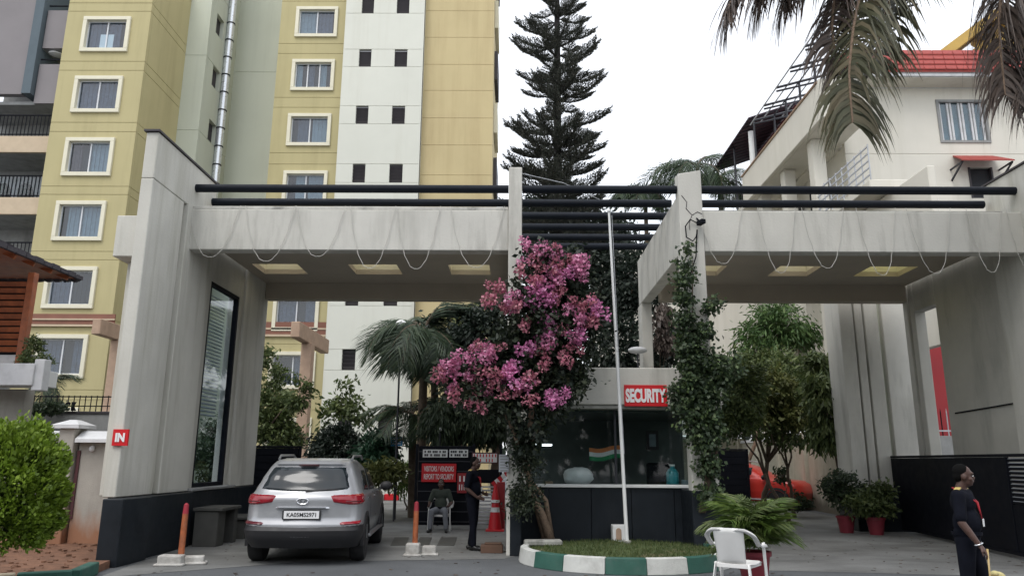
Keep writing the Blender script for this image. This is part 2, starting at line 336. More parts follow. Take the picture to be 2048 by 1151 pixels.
# ------------------------------------------------------------------ gateway
G = thing('entrance_gateway', (1.5, 12.8, 0), 'cream concrete entrance gateway with two roofed portals and dark pipes along its top', 'gateway')
ZB, ZT = 5.12, 5.87; LX, RX = -5.88, 9.0
def gb(name, x0, x1, y0, y1, z0, z1, m=M_conc, bev=.012, **k): mb = MB(); mb.box(x0, x1, y0, y1, z0, z1); return mb.build(name, m, G, bevel=bev, **k)
def portal(x0, x1, sgn, holes):
    gb('front_beam', x0, x1, 12.8, 13.06, ZB, ZT); gb('parapet', x0, x1, 13.3, 13.5, 5.6, 6.06, M_ledge)
    m = MB(); m.box(x0, x1, 13.064, 13.296, 5.61, 5.80); m.build('beam_gutter', M_ledge, G)
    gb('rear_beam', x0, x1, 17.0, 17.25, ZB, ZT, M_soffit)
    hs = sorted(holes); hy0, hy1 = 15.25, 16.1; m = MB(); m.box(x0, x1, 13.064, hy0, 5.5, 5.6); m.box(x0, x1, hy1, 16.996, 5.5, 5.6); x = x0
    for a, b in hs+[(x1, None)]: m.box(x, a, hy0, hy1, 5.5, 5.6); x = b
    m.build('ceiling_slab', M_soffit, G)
    for a, b in hs:
        m = MB(); t = .06
        m.box(a-t, a, hy0-t, hy1+t, 5.604, 6.0); m.box(b, b+t, hy0-t, hy1+t, 5.604, 6.0); m.box(a, b, hy0-t, hy0, 5.604, 6.0); m.box(a, b, hy1, hy1+t, 5.604, 6.0); m.build('skylight_kerb', M_frame, G); m = MB(); m.box(a-t, b+t, hy0-t, hy1+t, 6.004, 6.02); m.build('skylight_sheet', M_sky_sheet if a < 7 else M_sky_sheet2, G)
gb('beam_coping', LX+.01, -.175, 12.83, 13.05, ZT+.003, 5.945, M_cope)
def hx(px): return PZ(px, 540, 5.5).x
portal(LX+.01, -.17, -1, [(hx(520), hx(608)), (hx(706), hx(800)), (hx(900), hx(980))])
gb('side_beam', -.17, .07, 13.064, 16.996, ZB, ZT)
portal(3.30, RX-.01, 1, [(hx(1375), hx(1445)), (hx(1550), hx(1632)), (hx(1728), hx(1822))])
# left link wall of the right portal (faces the gap over the booth), cut away at the post
gb('side_beam', 2.9, 3.14, 13.07, 17.6, ZB, 6.22)
gb('column', 2.9, 3.14, 17.25, 17.75, 0, ZB-.004)
# columns
m = MB(); m.box(-.17, .07, 12.76, 13.06, 0, 6.68); m.build('column', M_conc, G, bevel=.012)
gb('column', -.17, .07, 16.996, 17.25, 0, ZB-.003)
gb('column_base', -.115, .075, 12.752, 13.59, 0, 1.04, M_black); gb('column_base', 2.87, 3.4, 12.75, 13.59, 0, 1.04, M_black)
m = MB(); m.add([(2.88, y, z) for y, z in ((12.76, 0), (12.76, 6.56), (13.04, 6.60), (13.04, 0))]+[(3.296, y, z) for y, z in ((12.76, 0), (12.76, 6.64), (13.04, 6.50), (13.04, 0))],
    [(0, 1, 2, 3), (7, 6, 5, 4), (0, 4, 5, 1), (1, 5, 6, 2), (2, 6, 7, 3), (3, 7, 4, 0)]); m.build('column', M_conc, G, bevel=.012)
# crack lines on the column head
m = MB(); zz = [(2.93, 6.15), (3.02, 6.02), (3.0, 5.9), (3.1, 5.78), (3.2, 5.84), (3.28, 5.8)]
m.tube([(x, 12.757, z) for x, z in zz], .007, 4); m.tube([(3.1, 12.757, 5.78), (3.04, 12.757, 5.62), (3.05, 12.757, 5.5)], .006, 4); m.build('crack', M_louv, G)
# pylons: left
def pylon(s, XI):      # s=-1 left, +1 right; XI inner face
    def bx(name, a, b, y0, y1, z0, z1, mm=M_pyl, bev=.012):   # a,b measured outward from the inner face
        xa, xb = XI+s*a, XI+s*b; return gb(name, min(xa, xb), max(xa, xb), y0, y1, z0, z1, mm, bev)
    xa, xb = XI+s*.0, XI+s*.34
    bx('pylon_slab', 0, .20, 11.35, 12.5, .94, 5.9)
    bx('pylon_slab', -.035, .20, 12.62, 13.75, .94, 5.9); bx('pylon_slab', .07, .195, 12.504, 12.615, .94, 5.9)
    bx('pylon_head', -.003, .20, 11.35, 13.8, 5.904, 6.7)
    bx('pylon_slab', .205, .46, 11.75, 13.4, .94, 4.6); bx('bracket_block', .205, .56, 11.45, 13.0, 4.62, 5.3)
    m = MB(); xs = sorted((XI-s*.03, XI+s*.23)); m.box(xs[0], xs[1], 11.31, 13.85, 6.702, 6.735); m.build('coping', M_louv, G)
    # recessed wall with the tall window
    wy0, wy1 = (14.1, 15.62) if s < 0 else (15.98, 16.86); IW = M_inner
    bx('side_wall', .05, .30, 13.755, wy0, .94, ZT-.004, IW); bx('side_wall', .05, .30, wy1, wy1+.2, .94, ZT-.006, IW); bx('side_wall', .0, .30, wy1+.205, 17.25, .94, ZT-.004, M_conc if s < 0 else IW)  # left rear strip keeps plain cream, the rest wears the shaded tone
    bx('side_wall', .05, .30, wy0+.005, wy1-.005, 4.86, ZT-.004, IW)
    # black stone base
    bx('stone_base', -.24, .06, 11.12, 12.0, 0, .93, M_black); bx('stone_base', -.14, .46, 12.004, 13.76, 0, .93, M_black); bx('stone_base', -.06, .40, 13.764, 17.3, 0, .93, M_black)
    m = MB(); xs = sorted((XI-s*.10, XI+s*.35)); m.box(xs[0], xs[1], 13.77, 15.9, .932, .985); m.build('sill', M_gwall, G, bevel=.01)
pylon(-1, LX); pylon(1, RX)
# tall window in the left wall (dark frame, reflecting glass)
x0 = LX-.12
m = MB()
for a in ((14.1, 14.17, .99, 4.86), (15.55, 15.62, .99, 4.86), (14.17, 15.55, .99, 1.06), (14.17, 15.55, 4.79, 4.86)): m.box(x0-.04, x0+.06, *a)
fr = m.build('window_frame', M_gate, G); m = MB(); m.box(x0, x0+.012, 14.171, 15.549, 1.061, 4.789); m.build('pane', M_glass, fr)
m = MB()
for i in range(34): m.obox((LX-.33, 14.86, 2.35+i*.072), (.02, .68, .010), 0, 0, .5)
m.build('louvre', M_slit, G, label='grey louvre blades behind the tall window'); 
# right rear fins
for a, b, yy in ((7.70, 8.03, 17.72), (8.11, 8.29, 17.80), (8.38, 8.70, 17.88), (8.84, 9.66, 17.96)): gb('fin', a, b, yy, 18.55, .96, 5.7, M_conc)
gb('fin_backing', 7.95, 9.31, 18.1, 18.5, .96, 5.68, M_pale); gb('stone_base', 7.66, 9.4, 17.6, 18.6, 0, .95, M_black)

# pergola pipes
def pipe(y, x0, x1):
    m = MB(); m.tube([(x0, y, 6.31), (x1, y, 6.31)], .075, 14); m.build('pipe', M_pipe, G, smooth='auto')
pipe(12.91, LX-.02, -.175); pipe(12.91, .075, 2.875); pipe(12.91, 3.30, RX+.02); 
pipe(13.66, LX-.12, 2.93); pipe(13.66, 3.0, RX-.12)
for i, y in enumerate((14.42, 15.16, 15.9, 16.62)): pipe(y, .0, 2.99)
for y in (13.66, 14.42, 15.16, 15.9, 16.62): gb('pipe_saddle', -.12, .0, y-.06, y+.06, ZT, 6.3, M_conc)
# cameras, cable loops on the right column
m = MB(); m.tube([(3.18, 12.73, 5.62), (3.05, 12.7, 5.68), (2.96, 12.7, 5.55), (2.97, 12.7, 5.35), (3.08, 12.7, 5.28), (3.14, 12.7, 5.36), (3.17, 12.72, 5.5), (3.12, 12.7, 5.0), (3.02, 12.73, 4.7)], .012, 5)
tag(m.build('cable', M_gate, None, smooth=True), 'looped black cable hanging on the right gateway column', 'cable')
c = thing('security_camera', (3.2, 12.72, 5.6), 'small black security camera clamped to the right gateway column', 'camera')
m = MB(); m.obox((3.22, 12.62, 5.6), (.045, .09, .04), .3); m.build('housing', M_gate, c, bevel=.01); m = MB(); m.tube([(3.2, 12.7, 5.66), (3.18, 12.76, 5.72)], .015, 6); m.build('bracket', M_gate, c)
m = MB(); m.tube([(.03, 12.9, 6.62), (.9, 14, 6.85), (2.0, 16.5, 7.35), (3.0, 19, 8.2)], .008, 4); tag(m.build('cable', M_slit, None), 'thin pale wire running from the middle column back over the gap', 'cable')
# IN sign
s = thing('direction_sign', (-6.0, 11.3, 1.9), 'small square red sign reading IN on the left pylon', 'sign')
c0 = PY(241, 874, 11.32); m = MB(); m.box(c0.x-.115, c0.x+.115, 11.31, 11.342, c0.z-.12, c0.z+.12); bd = m.build('sign_board', M_red, s)
text('lettering', 'IN', (c0.x, 11.303, c0.z), .13, M_text, s, width=.14, depth=.003, bold=.05)
# string lights on both portal beams
def garland(xs, low, label, bulb=M_lstr):
    t = thing('light_string', ((xs[0][0]+xs[-1][1])/2, 12.75, 5.8), label, 'light string', 'strings of light draped over the gateway beams')
    for (a, b), lo in zip(xs, low):
        m = MB(); pts = []
        for k in range(25):
            u = k/24; x = a+(b-a)*u; z = lo+(5.93-lo)*abs(2*u-1)**2.3; pts.append((x+.008*math.sin(k*1.9), 12.77+.006*math.sin(k*3), z+.004*math.sin(k*2.7)))
        m.tube(pts, .0055, 5); m.build('loop', bulb, t)
P_ = lambda px: PY(px, 420, 12.77).x
garland([(P_(a), P_(b)) for a, b in ((378, 480), (490, 590), (592, 690), (700, 790), (792, 880), (900, 1008))], [PY(500, y, 12.77).z for y in (514, 522, 512, 535, 536, 533)], 'pale string of lights looped along the left portal beam')
garland([(P_(a), P_(b)) for a, b in ((1396, 1484), (1515, 1590), (1603, 1686), (1712, 1790), (1812, 1900), (1932, 2002), (2012, 2060))], [PY(1700, y, 12.77).z for y in (528, 546, 536, 550, 546, 543, 532)], 'pale string of lights looped along the right portal beam')

# ------------------------------------------------------------------ facades
def cells(m, mp, u0, u1, za, zb, wins, th):
    us = sorted({u0, u1} | {u for w_ in wins for u in w_[:2] if u0 < u < u1}); zs = sorted({za, zb} | {z for w_ in wins for z in w_[2:4] if za < z < zb})
    for j in range(len(zs)-1):
        run = None
        for i in range(len(us)-1):
            cu, cz = (us[i]+us[i+1])/2, (zs[j]+zs[j+1])/2
            hole = any(w_[0] < cu < w_[1] and w_[2] < cz < w_[3] for w_ in wins)
            if hole:
                if run is not None: mp(m, run, us[i], zs[j], zs[j+1], -th, 0); run = None
            elif run is None: run = us[i]
        if run is not None: mp(m, run, us[-1], zs[j], zs[j+1], -th, 0)
def mapX(Y): return lambda m, u0, u1, z0, z1, d0, d1: m.box(u0, u1, Y-d1, Y-d0, z0, z1)         # faces the camera (-y)
def mapY(X, s): return lambda m, u0, u1, z0, z1, d0, d1: m.box(min(X+s*d0, X+s*d1), max(X+s*d0, X+s*d1), u0, u1, z0, z1)
def facade(par, mp, u0, u1, joints, wins, mt, th=.2, gap=.03, core=True):
    for a, b in zip(joints[:-1], joints[1:]):
        def one(mm, *q): m1 = MB(); mp(m1, *q); m1.build('wall_panel', mt, par)
        cells(None, one, u0, u1, a+gap/2, b-gap/2, wins, th)
    if core: m = MB(); mp(m, u0+.01, u1-.01, joints[0], joints[-1]-.01, -th-.12, -th+.17); 
    if core:
        m = MB(); ws = [(a-.001, b+.001, c-.001, d+.001) for a, b, c, d in wins]; cells(m, lambda mm, p, q, r, t, e, f: mp(mm, p, q, r, t, -.19, -.02), u0+.01, u1-.01, joints[0], joints[-1]-.01, ws, .1); m.build('wall_core', mt, par)
def window(par, mp, u0, u1, z0, z1, bw=.17, curtains=(M_cur, M_cur2), split=2, mt=M_frame):
    m = MB(); pr = .1
    for a in ((u0, u1, z1-bw, z1), (u0, u1, z0, z0+bw), (u0, u0+bw, z0+bw, z1-bw), (u1-bw, u1, z0+bw, z1-bw)): mp(m, *a, -.19, pr)
    W = m.build('window', mt, par, bevel=.01); a, b, c, d = u0+bw, u1-bw, z0+bw, z1-bw; f = .045
    m = MB()
    for q in ((a, b, d-f, d), (a, b, c, c+f), (a, a+f, c+f, d-f), (b-f, b, c+f, d-f)): mp(m, *q, -.15, -.08)
    n = split
    for i in range(1, n): x = a+(b-a)*i/n; mp(m, x-f*.6, x+f*.6, c+f, d-f, -.15, -.075)
    m.build('sash', M_alu, W)
    for i in range(n):
        p, q = a+(b-a)*i/n+f*.6, a+(b-a)*(i+1)/n-f*.6; m = MB(); mp(m, p, q, c+f, d-f, -.12, -.112); m.build('pane', M_glass, W)
        m = MB(); kk = 9; kn = random.choice((9, 9, 8, 6, 5, 9)); k0 = random.choice((0, 9-kn))
        for k in range(k0, k0+kn): s0 = p+(q-p)*k/kk; mp(m, s0, s0+(q-p)/kk*.96, c, d, -.20, -.165+.02*(k % 2))
        m.build('curtain', curtains[i % len(curtains)], W)
    m = MB(); mp(m, a, b, c, d, -.24, -.21); m.build('backing', M_dark, W)
    return W
# ---- tower 1 (left, olive)
T1 = thing('apartment_tower', (-18.5, 30, 0), 'olive and cream apartment tower with balconies, left of the gateway', 'building', 'apartment towers behind the gateway')
mx = mapX(30); zw = [(19.05, 20.78), (16.13, 17.86), (13.2, 14.95), (10.33, 12.08), (7.45, 9.22), (4.6, 6.38), (1.7, 3.45), (21.95, 23.7)]
uw = (-19.5, -17.38); wins = [(uw[0]+.02, uw[1]-.02, a+.02, b-.02) for a, b in zw]
J = sorted([0]+[b+.30 for a, b in zw]+[b+1.75 for a, b in zw[:0]]+[a-.45 for a, b in zw]); J = [z for z in J if z > 0 or z == 0]+[24.6]
facade(T1, mx, -20.3, -16.55, J, wins, M_ol)
cs = [(M_cur2, M_cur2), (M_cur2, M_cur2), (M_cur3, M_cur), (M_cur, M_cur), (M_cur2, M_dark), (M_cur2, M_cur2), (M_cur2, M_cur), (M_cur, M_cur2)]
for (a, b), c in zip(zw, cs): window(T1, mx, uw[0], uw[1], a, b, curtains=c)
m = MB(); m.box(-18.75, -18.15, 30.13, 30.14, 19.3, 20.0); m.build('paper_sheet', M_white, T1)
ms = mapY(-16.55, 1); Js = J
facade(T1, ms, 30.21, 33.6, [z for z in J], [], M_ol, core=True)
# brown band with two cream lines
z0 = 6.38+.42
m = MB(); m.box(-20.28, -16.4, 29.93, 29.995, z0-.0, z0+.42); m.build('band', M_brown, T1)
m = MB(); m.box(-20.28, -16.38, 29.88, 29.925, z0+.16, z0+.22); m.box(-20.28, -16.38, 29.88, 29.995, z0-.1, z0-.02); m.build('band_moulding', M_peach, T1)
# pale wing beyond, small windows and duct
XS = PY(414, 100, 33.6).x; YE = PX(472, 100, XS).y; JJ = [0, 5, 9, 13, 17, 21, 25, 29, 33]
facade(T1, mapX(33.6), -17.2, XS, JJ, [], M_pale)
sw = []
for px_, py_ in ((440, 55), (432, 158), (424, 265)): q = PX(px_, py_, XS); sw.append((q.y-.45, q.y+.45, q.z-.55, q.z+.55))
a_ = sw[-1]; sw += [(a_[0], a_[1], a_[2]-3, a_[3]-3)]
facade(T1, mapY(XS, 1), 33.81, YE, JJ, sw, M_pale)
for a in sw: m = MB(); m.box(XS-.4, XS-.22, a[0]-.05, a[1]+.05, a[2]-.05, a[3]+.05); m.build('small_window', M_louv, T1)
facade(T1, mapX(YE), XS, PY(560, 300, YE).x+2.2, [0, 11, 22, 36], [], M_pale)
yd = YE-1.4; xd = PY(447, 200, yd).x
for k in range(9):
    m = MB(); m.tube([(XS, yd, 6.5+k*2.1), (xd, yd, 6.55+k*2.1)], .03, 5); m.build('duct_bracket', M_pipe, T1)
m = MB(); m.tube([(xd, yd, 2), (xd, yd, 27)], .19, 12); D = m.build('duct', M_steel, T1, smooth='auto')
for k in range(22): m = MB(); m.tube([(xd, yd, 3+k), (xd, yd, 3.06+k)], .215, 12); m.build('duct_band', M_pipe, D, smooth='auto')
# balconies at the far left
XL, XR = -24.5, -20.35
fl = [(PY(100, y, 30.5).z) for y in (25, 132, 275, 397)]
m = MB(); m.box(XL, XR, 32.6, 32.8, 0, 25); m.build('balcony_wall', M_gwall, T1)
m = MB(); m.box(-21.9+.0, -21.5, 30.1, 32.6, PY(40, 188, 30.2).z, 25); m.build('blade_wall', M_blue, T1)
m = MB(); m.box(-24.5, -21.95, 30.2, 30.5, PY(40, 188, 30.2).z, 25); m.build('blade_wall', M_mauve, T1)
for k, (top, cc) in enumerate(((fl[0], M_mauve), (fl[1], M_mauve), (fl[2], M_peach), (fl[3], M_peach), (fl[3]-3.0, M_peach), (fl[3]-6, M_peach))):
    h = 1.9 if k < 2 else .75; x0_ = -21.45 if k < 2 else XL
    m = MB(); m.box(x0_, XR, 30.35, 30.5, top-h, top); m.build('balcony_front', cc, T1)
    m = MB(); m.box(XL, XR, 30.504, 32.6, top-h+.0, top-h+.15); m.build('balcony_slab', M_gwall, T1)
    rt = top+(.25 if k < 2 else 1.0); m = MB()
    m.bar((x0_, 30.4, rt), (XR, 30.4, rt), .05); 
    if k >= 2:
        for i in range(26): x = x0_+(XR-x0_)*i/25; m.bar((x, 30.4, top), (x, 30.4, rt), .025)
        m.bar((x0_, 30.4, top+.1), (XR, 30.4, top+.1), .04)
    m.build('railing', M_gate, T1)
    m = MB(); m.box(-21.9, -20.9, 32.55, 32.59, top-.5, top+1.5); m.build('balcony_door', M_dark, T1)
    if k == 3: m = MB(); m.box(XL, XR, 30.42, 30.43, top+.05, top+.95); m.build('balcony_glazing', M_glass, T1)
m = MB(); m.lathe([(.02, 0), (.28, .06), (.3, .09)], (-20.95, 30.6, fl[1]+.55), 14); m.build('satellite_dish', M_white, T1)
for x in (-23.2, -22.2, -21.2):
    m = MB(); m.ball((x+.3, 31.4, fl[3]+.55), (.35, .3, .5), 8); m.build('balcony_plant', L_darkb, T1)
# ---- tower 2
T2 = thing('apartment_tower', (-6, 34, 0), 'tall tan, white and olive apartment tower behind the left portal', 'building', 'apartment towers behind the gateway')
YT = 34; k_ = 34/40; mx = mapX(YT)
def X2(px, py=200): return PY(px, py, YT).x
def Z2(py, px=640): return PY(px, py, YT).z
zt = [Z2(15), Z2(120), Z2(228), Z2(342), 0, Z2(590), Z2(703)]; zt[4] = (zt[3]+zt[5])/2; zt.insert(0, zt[0]+2.95); zt.append(zt[-1]-2.97)
zw = [(t-1.70, t) for t in zt]; uw = (-11.32, -9.18); xo0, xo1, xw1, xt1 = -12.1, -8.72, X2(845), X2(986)
wins = [(uw[0]+.02, uw[1]-.02, a+.02, b-.02) for a, b in zw]
top2 = zt[0]+1.2; J = sorted([0, top2]+[a-.35 for a, b in zw if a > .5]+[b+.35 for a, b in zw])
J = [j for i, j in enumerate(J) if i == 0 or j-J[i-1] > .1]
facade(T2, mx, xo0, xo1, J, wins, M_ol)
cs = [(M_cur, M_cur2), (M_cur, M_cur2), (M_cur, M_cur2), (M_cur2, M_cur), (M_cur, M_cur), (M_cur, M_cur2), (M_cur2, M_cur2), (M_dark, M_cur2), (M_dark, M_dark)]
for i, ((a, b), c) in enumerate(zip(zw, cs)): window(T2, mx, uw[0], uw[1], a, b, curtains=c, split=3 if i == 2 else 2)
facade(T2, mapY(xo0, -1), YT+.2, YT+4.4, [0, top2], [], M_ol2)
# white bay stands 0.35 m forward
YB = YT-.35; mb_ = mapX(YB); sc = YB/YT
zs = [Z2(a, 720) for a in (106, 218, 333, 448, 574.0, 700)]; zs = [zs[0]+2.95]+zs+[zs[-1]-2.97]; ww = []
for z in zs: ww += [(X2(713)*sc, X2(738)*sc, z-.95, z), (X2(785)*sc, X2(811)*sc, z-.95, z)]
xb0, xb1 = xo1, xw1; J = sorted([0, top2+.3]+[z for z in zs]+[z-.95 for z in zs]); J = [j for i, j in enumerate(J) if i == 0 or j-J[i-1] > .1]
facade(T2, mb_, xb0, xb1, J, ww, M_wht, gap=.025)
for a in ww:
    m = MB(); mb_(m, a[0]-.02, a[1]+.02, a[2]-.02, a[3]+.02, -.30, -.24); W = m.build('small_window', M_dark, T2)
    m = MB()
    for k in range(5): m.obox(((a[0]+a[1])/2, YB+.14, a[2]+.12+k*.175), ((a[1]-a[0])/2, .012, .075), 0, .5)
    m.build('louvre_blade', M_louv, W)
m = MB(); m.box(xb0, xb0+.1, YB+.01, YT+.02, 0, top2+.3); m.box(xb1-.1, xb1, YB+.01, YT+.02, 0, top2+.3); m.build('bay_side', M_wht, T2)
zj = [Z2(y, 900) for y in (-150, -92, -36, 22, 75, 129, 181, 236, 290, 350, 420, 490, 560, 640, 720)]; J = [0]+sorted(zj)+[]
facade(T2, mx, xw1+.003, xt1, J, [], M_ol2, gap=.022)
facade(T2, mapY(xt1, 1), YT+.2, YT+8, [0, J[-1]], [], M_ol2)
for i in range(7):
    z = J[-1]-2.2-i*2.95; m = MB(); m.box(xt1+.01, xt1+.18, YT+1.2, YT+3.8, z-.1, z+1.5); m.build('side_balcony', M_frame if i % 2 else M_louv, T2)
m = MB(); m.lathe([(.0, 0), (.13, .0), (.13, .02)], (0, 0, 0), 12); 
# brown band + pinkish concrete frames in front of the towers
zb = Z2(660, 560); m = MB(); m.box(xo0-.05, xo1-.05, YT-.07, YT-.005, zb-.2, zb+.38); m.build('band', M_brown, T2); m = MB(); m.box(xo0-.06, xo1-.05, YT-.1, YT-.075, zb+.02, zb+.1); m.box(xo0-.06, xo1-.05, YT-.1, YT-.005, zb-.30, zb-.205); m.build('band_moulding', M_peach, T2)
def pframe(px0, py0, px1, py1, postx, Y, label, post=True):
    a = PY(px0, py0, Y); t = thing('pergola_frame', (a.x, Y, 0), label, 'pergola', 'pinkish concrete frames in front of the towers')
    m = MB(); m.box(a.x-.15, a.x+.17, Y, Y+4.2, a.z-.28, a.z+.28); m.build('beam', M_pink, t, bevel=.02)
    
    if post: m = MB(); m.box(a.x-.12, a.x+.28, Y+1.3, Y+1.7, 0, a.z-.284); m.build('post', M_pink, t, bevel=.02)
pframe(590, 658, 650, 690, 610, 26, 'pinkish concrete pergola frame with a post, in front of the tan tower')
pframe(192, 652, 240, 690, 200, 26.5, 'pinkish concrete pergola frame left of the left pylon, before the olive tower')
# ------------------------------------------------------------------ security booth
B = thing('security_booth', (1.7, 13.6, 0), 'security booth with glazed front, dark lower wall and cream fascia between the portals', 'booth')
bx0, bx1, by0, by1 = .075, 3.55, 13.6, 16.4
def bb(name, x0, x1, y0, y1, z0, z1, m, bev=.006, par=B, **k): mb = MB(); mb.box(x0, x1, y0, y1, z0, z1); return mb.build(name, m, par, bevel=bev, **k)
xs = [bx0, .55, 1.3, 2.0, 2.75, bx1]
for a, b in zip(xs[:-1], xs[1:]): bb('wall_panel', a+.004, b-.004, by0, by0+.12, 0, 1.05, M_black, .004)
bb('side_wall', bx0, bx0+.12, by0+.125, by1, 0, 1.05, M_black); bb('side_wall', bx1-.12, bx1, by0+.125, by1, 0, 1.05, M_black)
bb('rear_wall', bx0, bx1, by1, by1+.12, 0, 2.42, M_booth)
bb('sill', bx0-.0, bx1-.1, by0-.05, by0+.14, 1.052, 1.105, M_white)
bb('pier', bx1-.19, bx1, by0, by0+.15, 1.107, 2.40, M_conc); bb('pier', bx0, bx0+.1, by0, by0+.15, 1.107, 2.40, M_conc)
bb('fascia', .45, 3.62, by0-.28, by0+.1, 2.47, 3.12, M_conc, .012); bb('fascia', .47, 3.60, by0-.24, by0+.1, 2.40, 2.466, M_ledge)
bb('roof_slab', bx0, 3.6, by0+.104, by1+.3, 2.42, 2.62, M_conc); bb('fascia', bx0, .446, by0-.05, by0+.1, 2.47, 3.0, M_conc)
for x in (bx0+.12, 1.75, bx1-.235): bb('mullion', x-.02, x+.02, by0+.03, by0+.08, 1.107, 2.40, M_white if x > 3 else M_metal)
for a, b in ((bx0+.14, 1.73), (1.77, bx1-.255)): mb = MB(); mb.box(a, b, by0+.05, by0+.058, 1.107, 2.40); mb.build('pane', M_bglass, B)
bb('side_pane', bx1-.06, bx1-.05, by0+.16, by1, 1.06, 2.41, M_bglass, 0)
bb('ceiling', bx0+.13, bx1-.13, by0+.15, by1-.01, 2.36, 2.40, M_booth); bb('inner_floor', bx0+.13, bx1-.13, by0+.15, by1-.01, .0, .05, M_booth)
# things inside
t = thing('counter_desk', (1.7, 14.1, 0), 'long dark counter desk inside the security booth behind the glass', 'desk')
bb('desk_top', .4, 3.3, 13.85, 14.5, 1.0, 1.04, M_louv, par=t)
for x in (.42, 1.8, 3.25): bb('leg', x, x+.05, 13.9, 14.45, .05, .998, M_louv, par=t)
# white wrapped bundle
m = MB(); c0 = PY(1156, 948, 14.0); m.ball((c0.x, 14.0, 1.04+.19), (.27, .16, .20), 16); me, cc = m.mesh('bundle', True)
for v in me.vertices:
    n = v.co.normalized(); v.co *= 1+.10*math.sin(n.x*9+n.z*5)*math.cos(n.y*8+2)+.05*math.sin(n.z*17+n.x*11)
    if v.co.z > .12: v.co.z = .12+(v.co.z-.12)*.5
o = link('cloth_bundle', me, M_white, None, cc); tag(o, 'white cloth bundle lying on the desk inside the security booth', 'bundle')
# flag
fl = thing('desk_flag', (1.75, 14.2, 1.04), 'small saffron, white and green flag standing on the booth desk', 'flag')
fx, fz = PY(1246, 905, 14.2).x, PY(1210, 905, 14.2).z
m = MB(); m.tube([(fx, 14.2, 1.04), (fx, 14.2, fz+.2)], .008, 6); m.lathe([(.06, 0), (.06, .02), (.02, .03)], (fx, 14.2, 1.04), 12); m.build('pole', M_white, fl)
for k, mt in enumerate((mat('saffron', (.65, .22, .08), .8), M_white, mat('flag_green', (.03, .25, .10), .8))):
    m = MB(); n = 14; z1 = fz+.13-k*.075; vs = []
    for i in range(n+1): u = i/n; x = fx-.62*u; y = 14.2+.035*math.sin(u*9); dz = -.05*u+.02*math.sin(u*7); vs += [(x, y, z1+dz), (x, y, z1-.075+dz)]
    m.add(vs, [(2*i, 2*i+1, 2*i+3, 2*i+2) for i in range(n)]); m.build('stripe', mt, fl, smooth=True)
# jug, chair, poster, lights
t = thing('water_jug', (2.7, 14.0, 1.04), 'teal water jug standing on the booth desk near the right pane', 'jug')
jx = PY(1345, 950, 14.0).x; m = MB(); m.lathe([(.10, 0), (.115, .02), (.115, .26), (.07, .33), (.045, .34), (.045, .38)], (jx, 14.0, 1.04), 18); m.build('body', mat('teal_plastic', (.02, .22, .25), .3), t, smooth='auto')
m = MB(); m.lathe([(.05, 0), (.05, .03)], (jx, 14, 1.422), 12); m.build('cap', M_white, t)
t = thing('office_chair', (2.4, 14.8, 0), 'black office chair inside the booth, left of the teal jug', 'chair')
cx = PY(1318, 945, 14.75).x; m = MB(); m.obox((cx, 14.75, 1.18), (.24, .05, .30)); m.build('backrest', M_gate, t, bevel=.05, seg=3, smooth='auto')
m = MB(); m.obox((cx, 15.0, .62), (.25, .25, .05)); m.build('seat', M_gate, t, bevel=.03); m = MB(); m.tube([(cx, 15, .05), (cx, 15, .58)], .04); m.build('stem', M_metal, t)
m = MB(); 
for k in range(5): a = k*2*PI/5; m.bar((cx, 15, .12), (cx+.28*math.cos(a), 15+.28*math.sin(a), .09), .05)
m.build('base', M_metal, t)
t = thing('wall_notice', (2.5, 16.38, 1.9), 'small framed notice on the rear wall inside the booth', 'notice'); px = PY(1305, 880, 16.37)
bb('frame', px.x-.13, px.x+.13, 16.37, 16.395, px.z-.2, px.z+.2, M_louv, par=t); bb('sheet', px.x-.07, px.x+.07, 16.36, 16.368, px.z-.13, px.z+.13, M_cur, 0, par=t)
for i, (px_, w_, h_, c_) in enumerate(((1098, .14, .10, M_pink), (1192, .16, .05, M_white), (1370, .10, .14, M_cur), (1382, .12, .05, M_white))):
    q = PY(px_, 962, 13.95); m = MB(); m.obox((q.x, 13.95, 1.042+h_/2), (w_/2, .05, h_/2), .2*i)
    tag(m.build('carton', c_, None, bevel=.006), ['small tan carton at the left end of the booth desk', 'flat white papers on the booth desk beside the bundle', 'pale grey box on the booth desk beside the right pane', 'flat white tray at the right end of the booth desk'][i], 'box')
# tube light reflection source seen inside is a real lamp
t = thing('tube_light', (.75, 15.9, 1.9), 'short lit tube light on the left inside the booth', 'lamp'); q = PY(1082, 889, 15.9)
bb('tube', q.x-.22, q.x+.22, 15.88, 15.91, q.z-.012, q.z+.012, mat('lit_tube', (.9, .95, 1), emit=14), .004, par=t); bb('holder', q.x-.24, q.x+.24, 15.915, 15.95, q.z-.03, q.z+.03, M_gwall, par=t)
# SECURITY sign
t = thing('security_sign', (2.26, 13.3, 2.63), 'red sign with white letters reading SECURITY on the booth fascia', 'sign')
a, b = PY(1248, 769, 13.3), PY(1335, 812, 13.3); bb('sign_board', a.x, b.x, 13.295, 13.318, b.z, a.z, M_red, .003, par=t)
text('lettering', 'SECURITY', ((a.x+b.x)/2, 13.29, (a.z+b.z)/2), (a.z-b.z)*.66, M_text, t, width=(b.x-a.x)*.94, depth=.003, bold=.05)
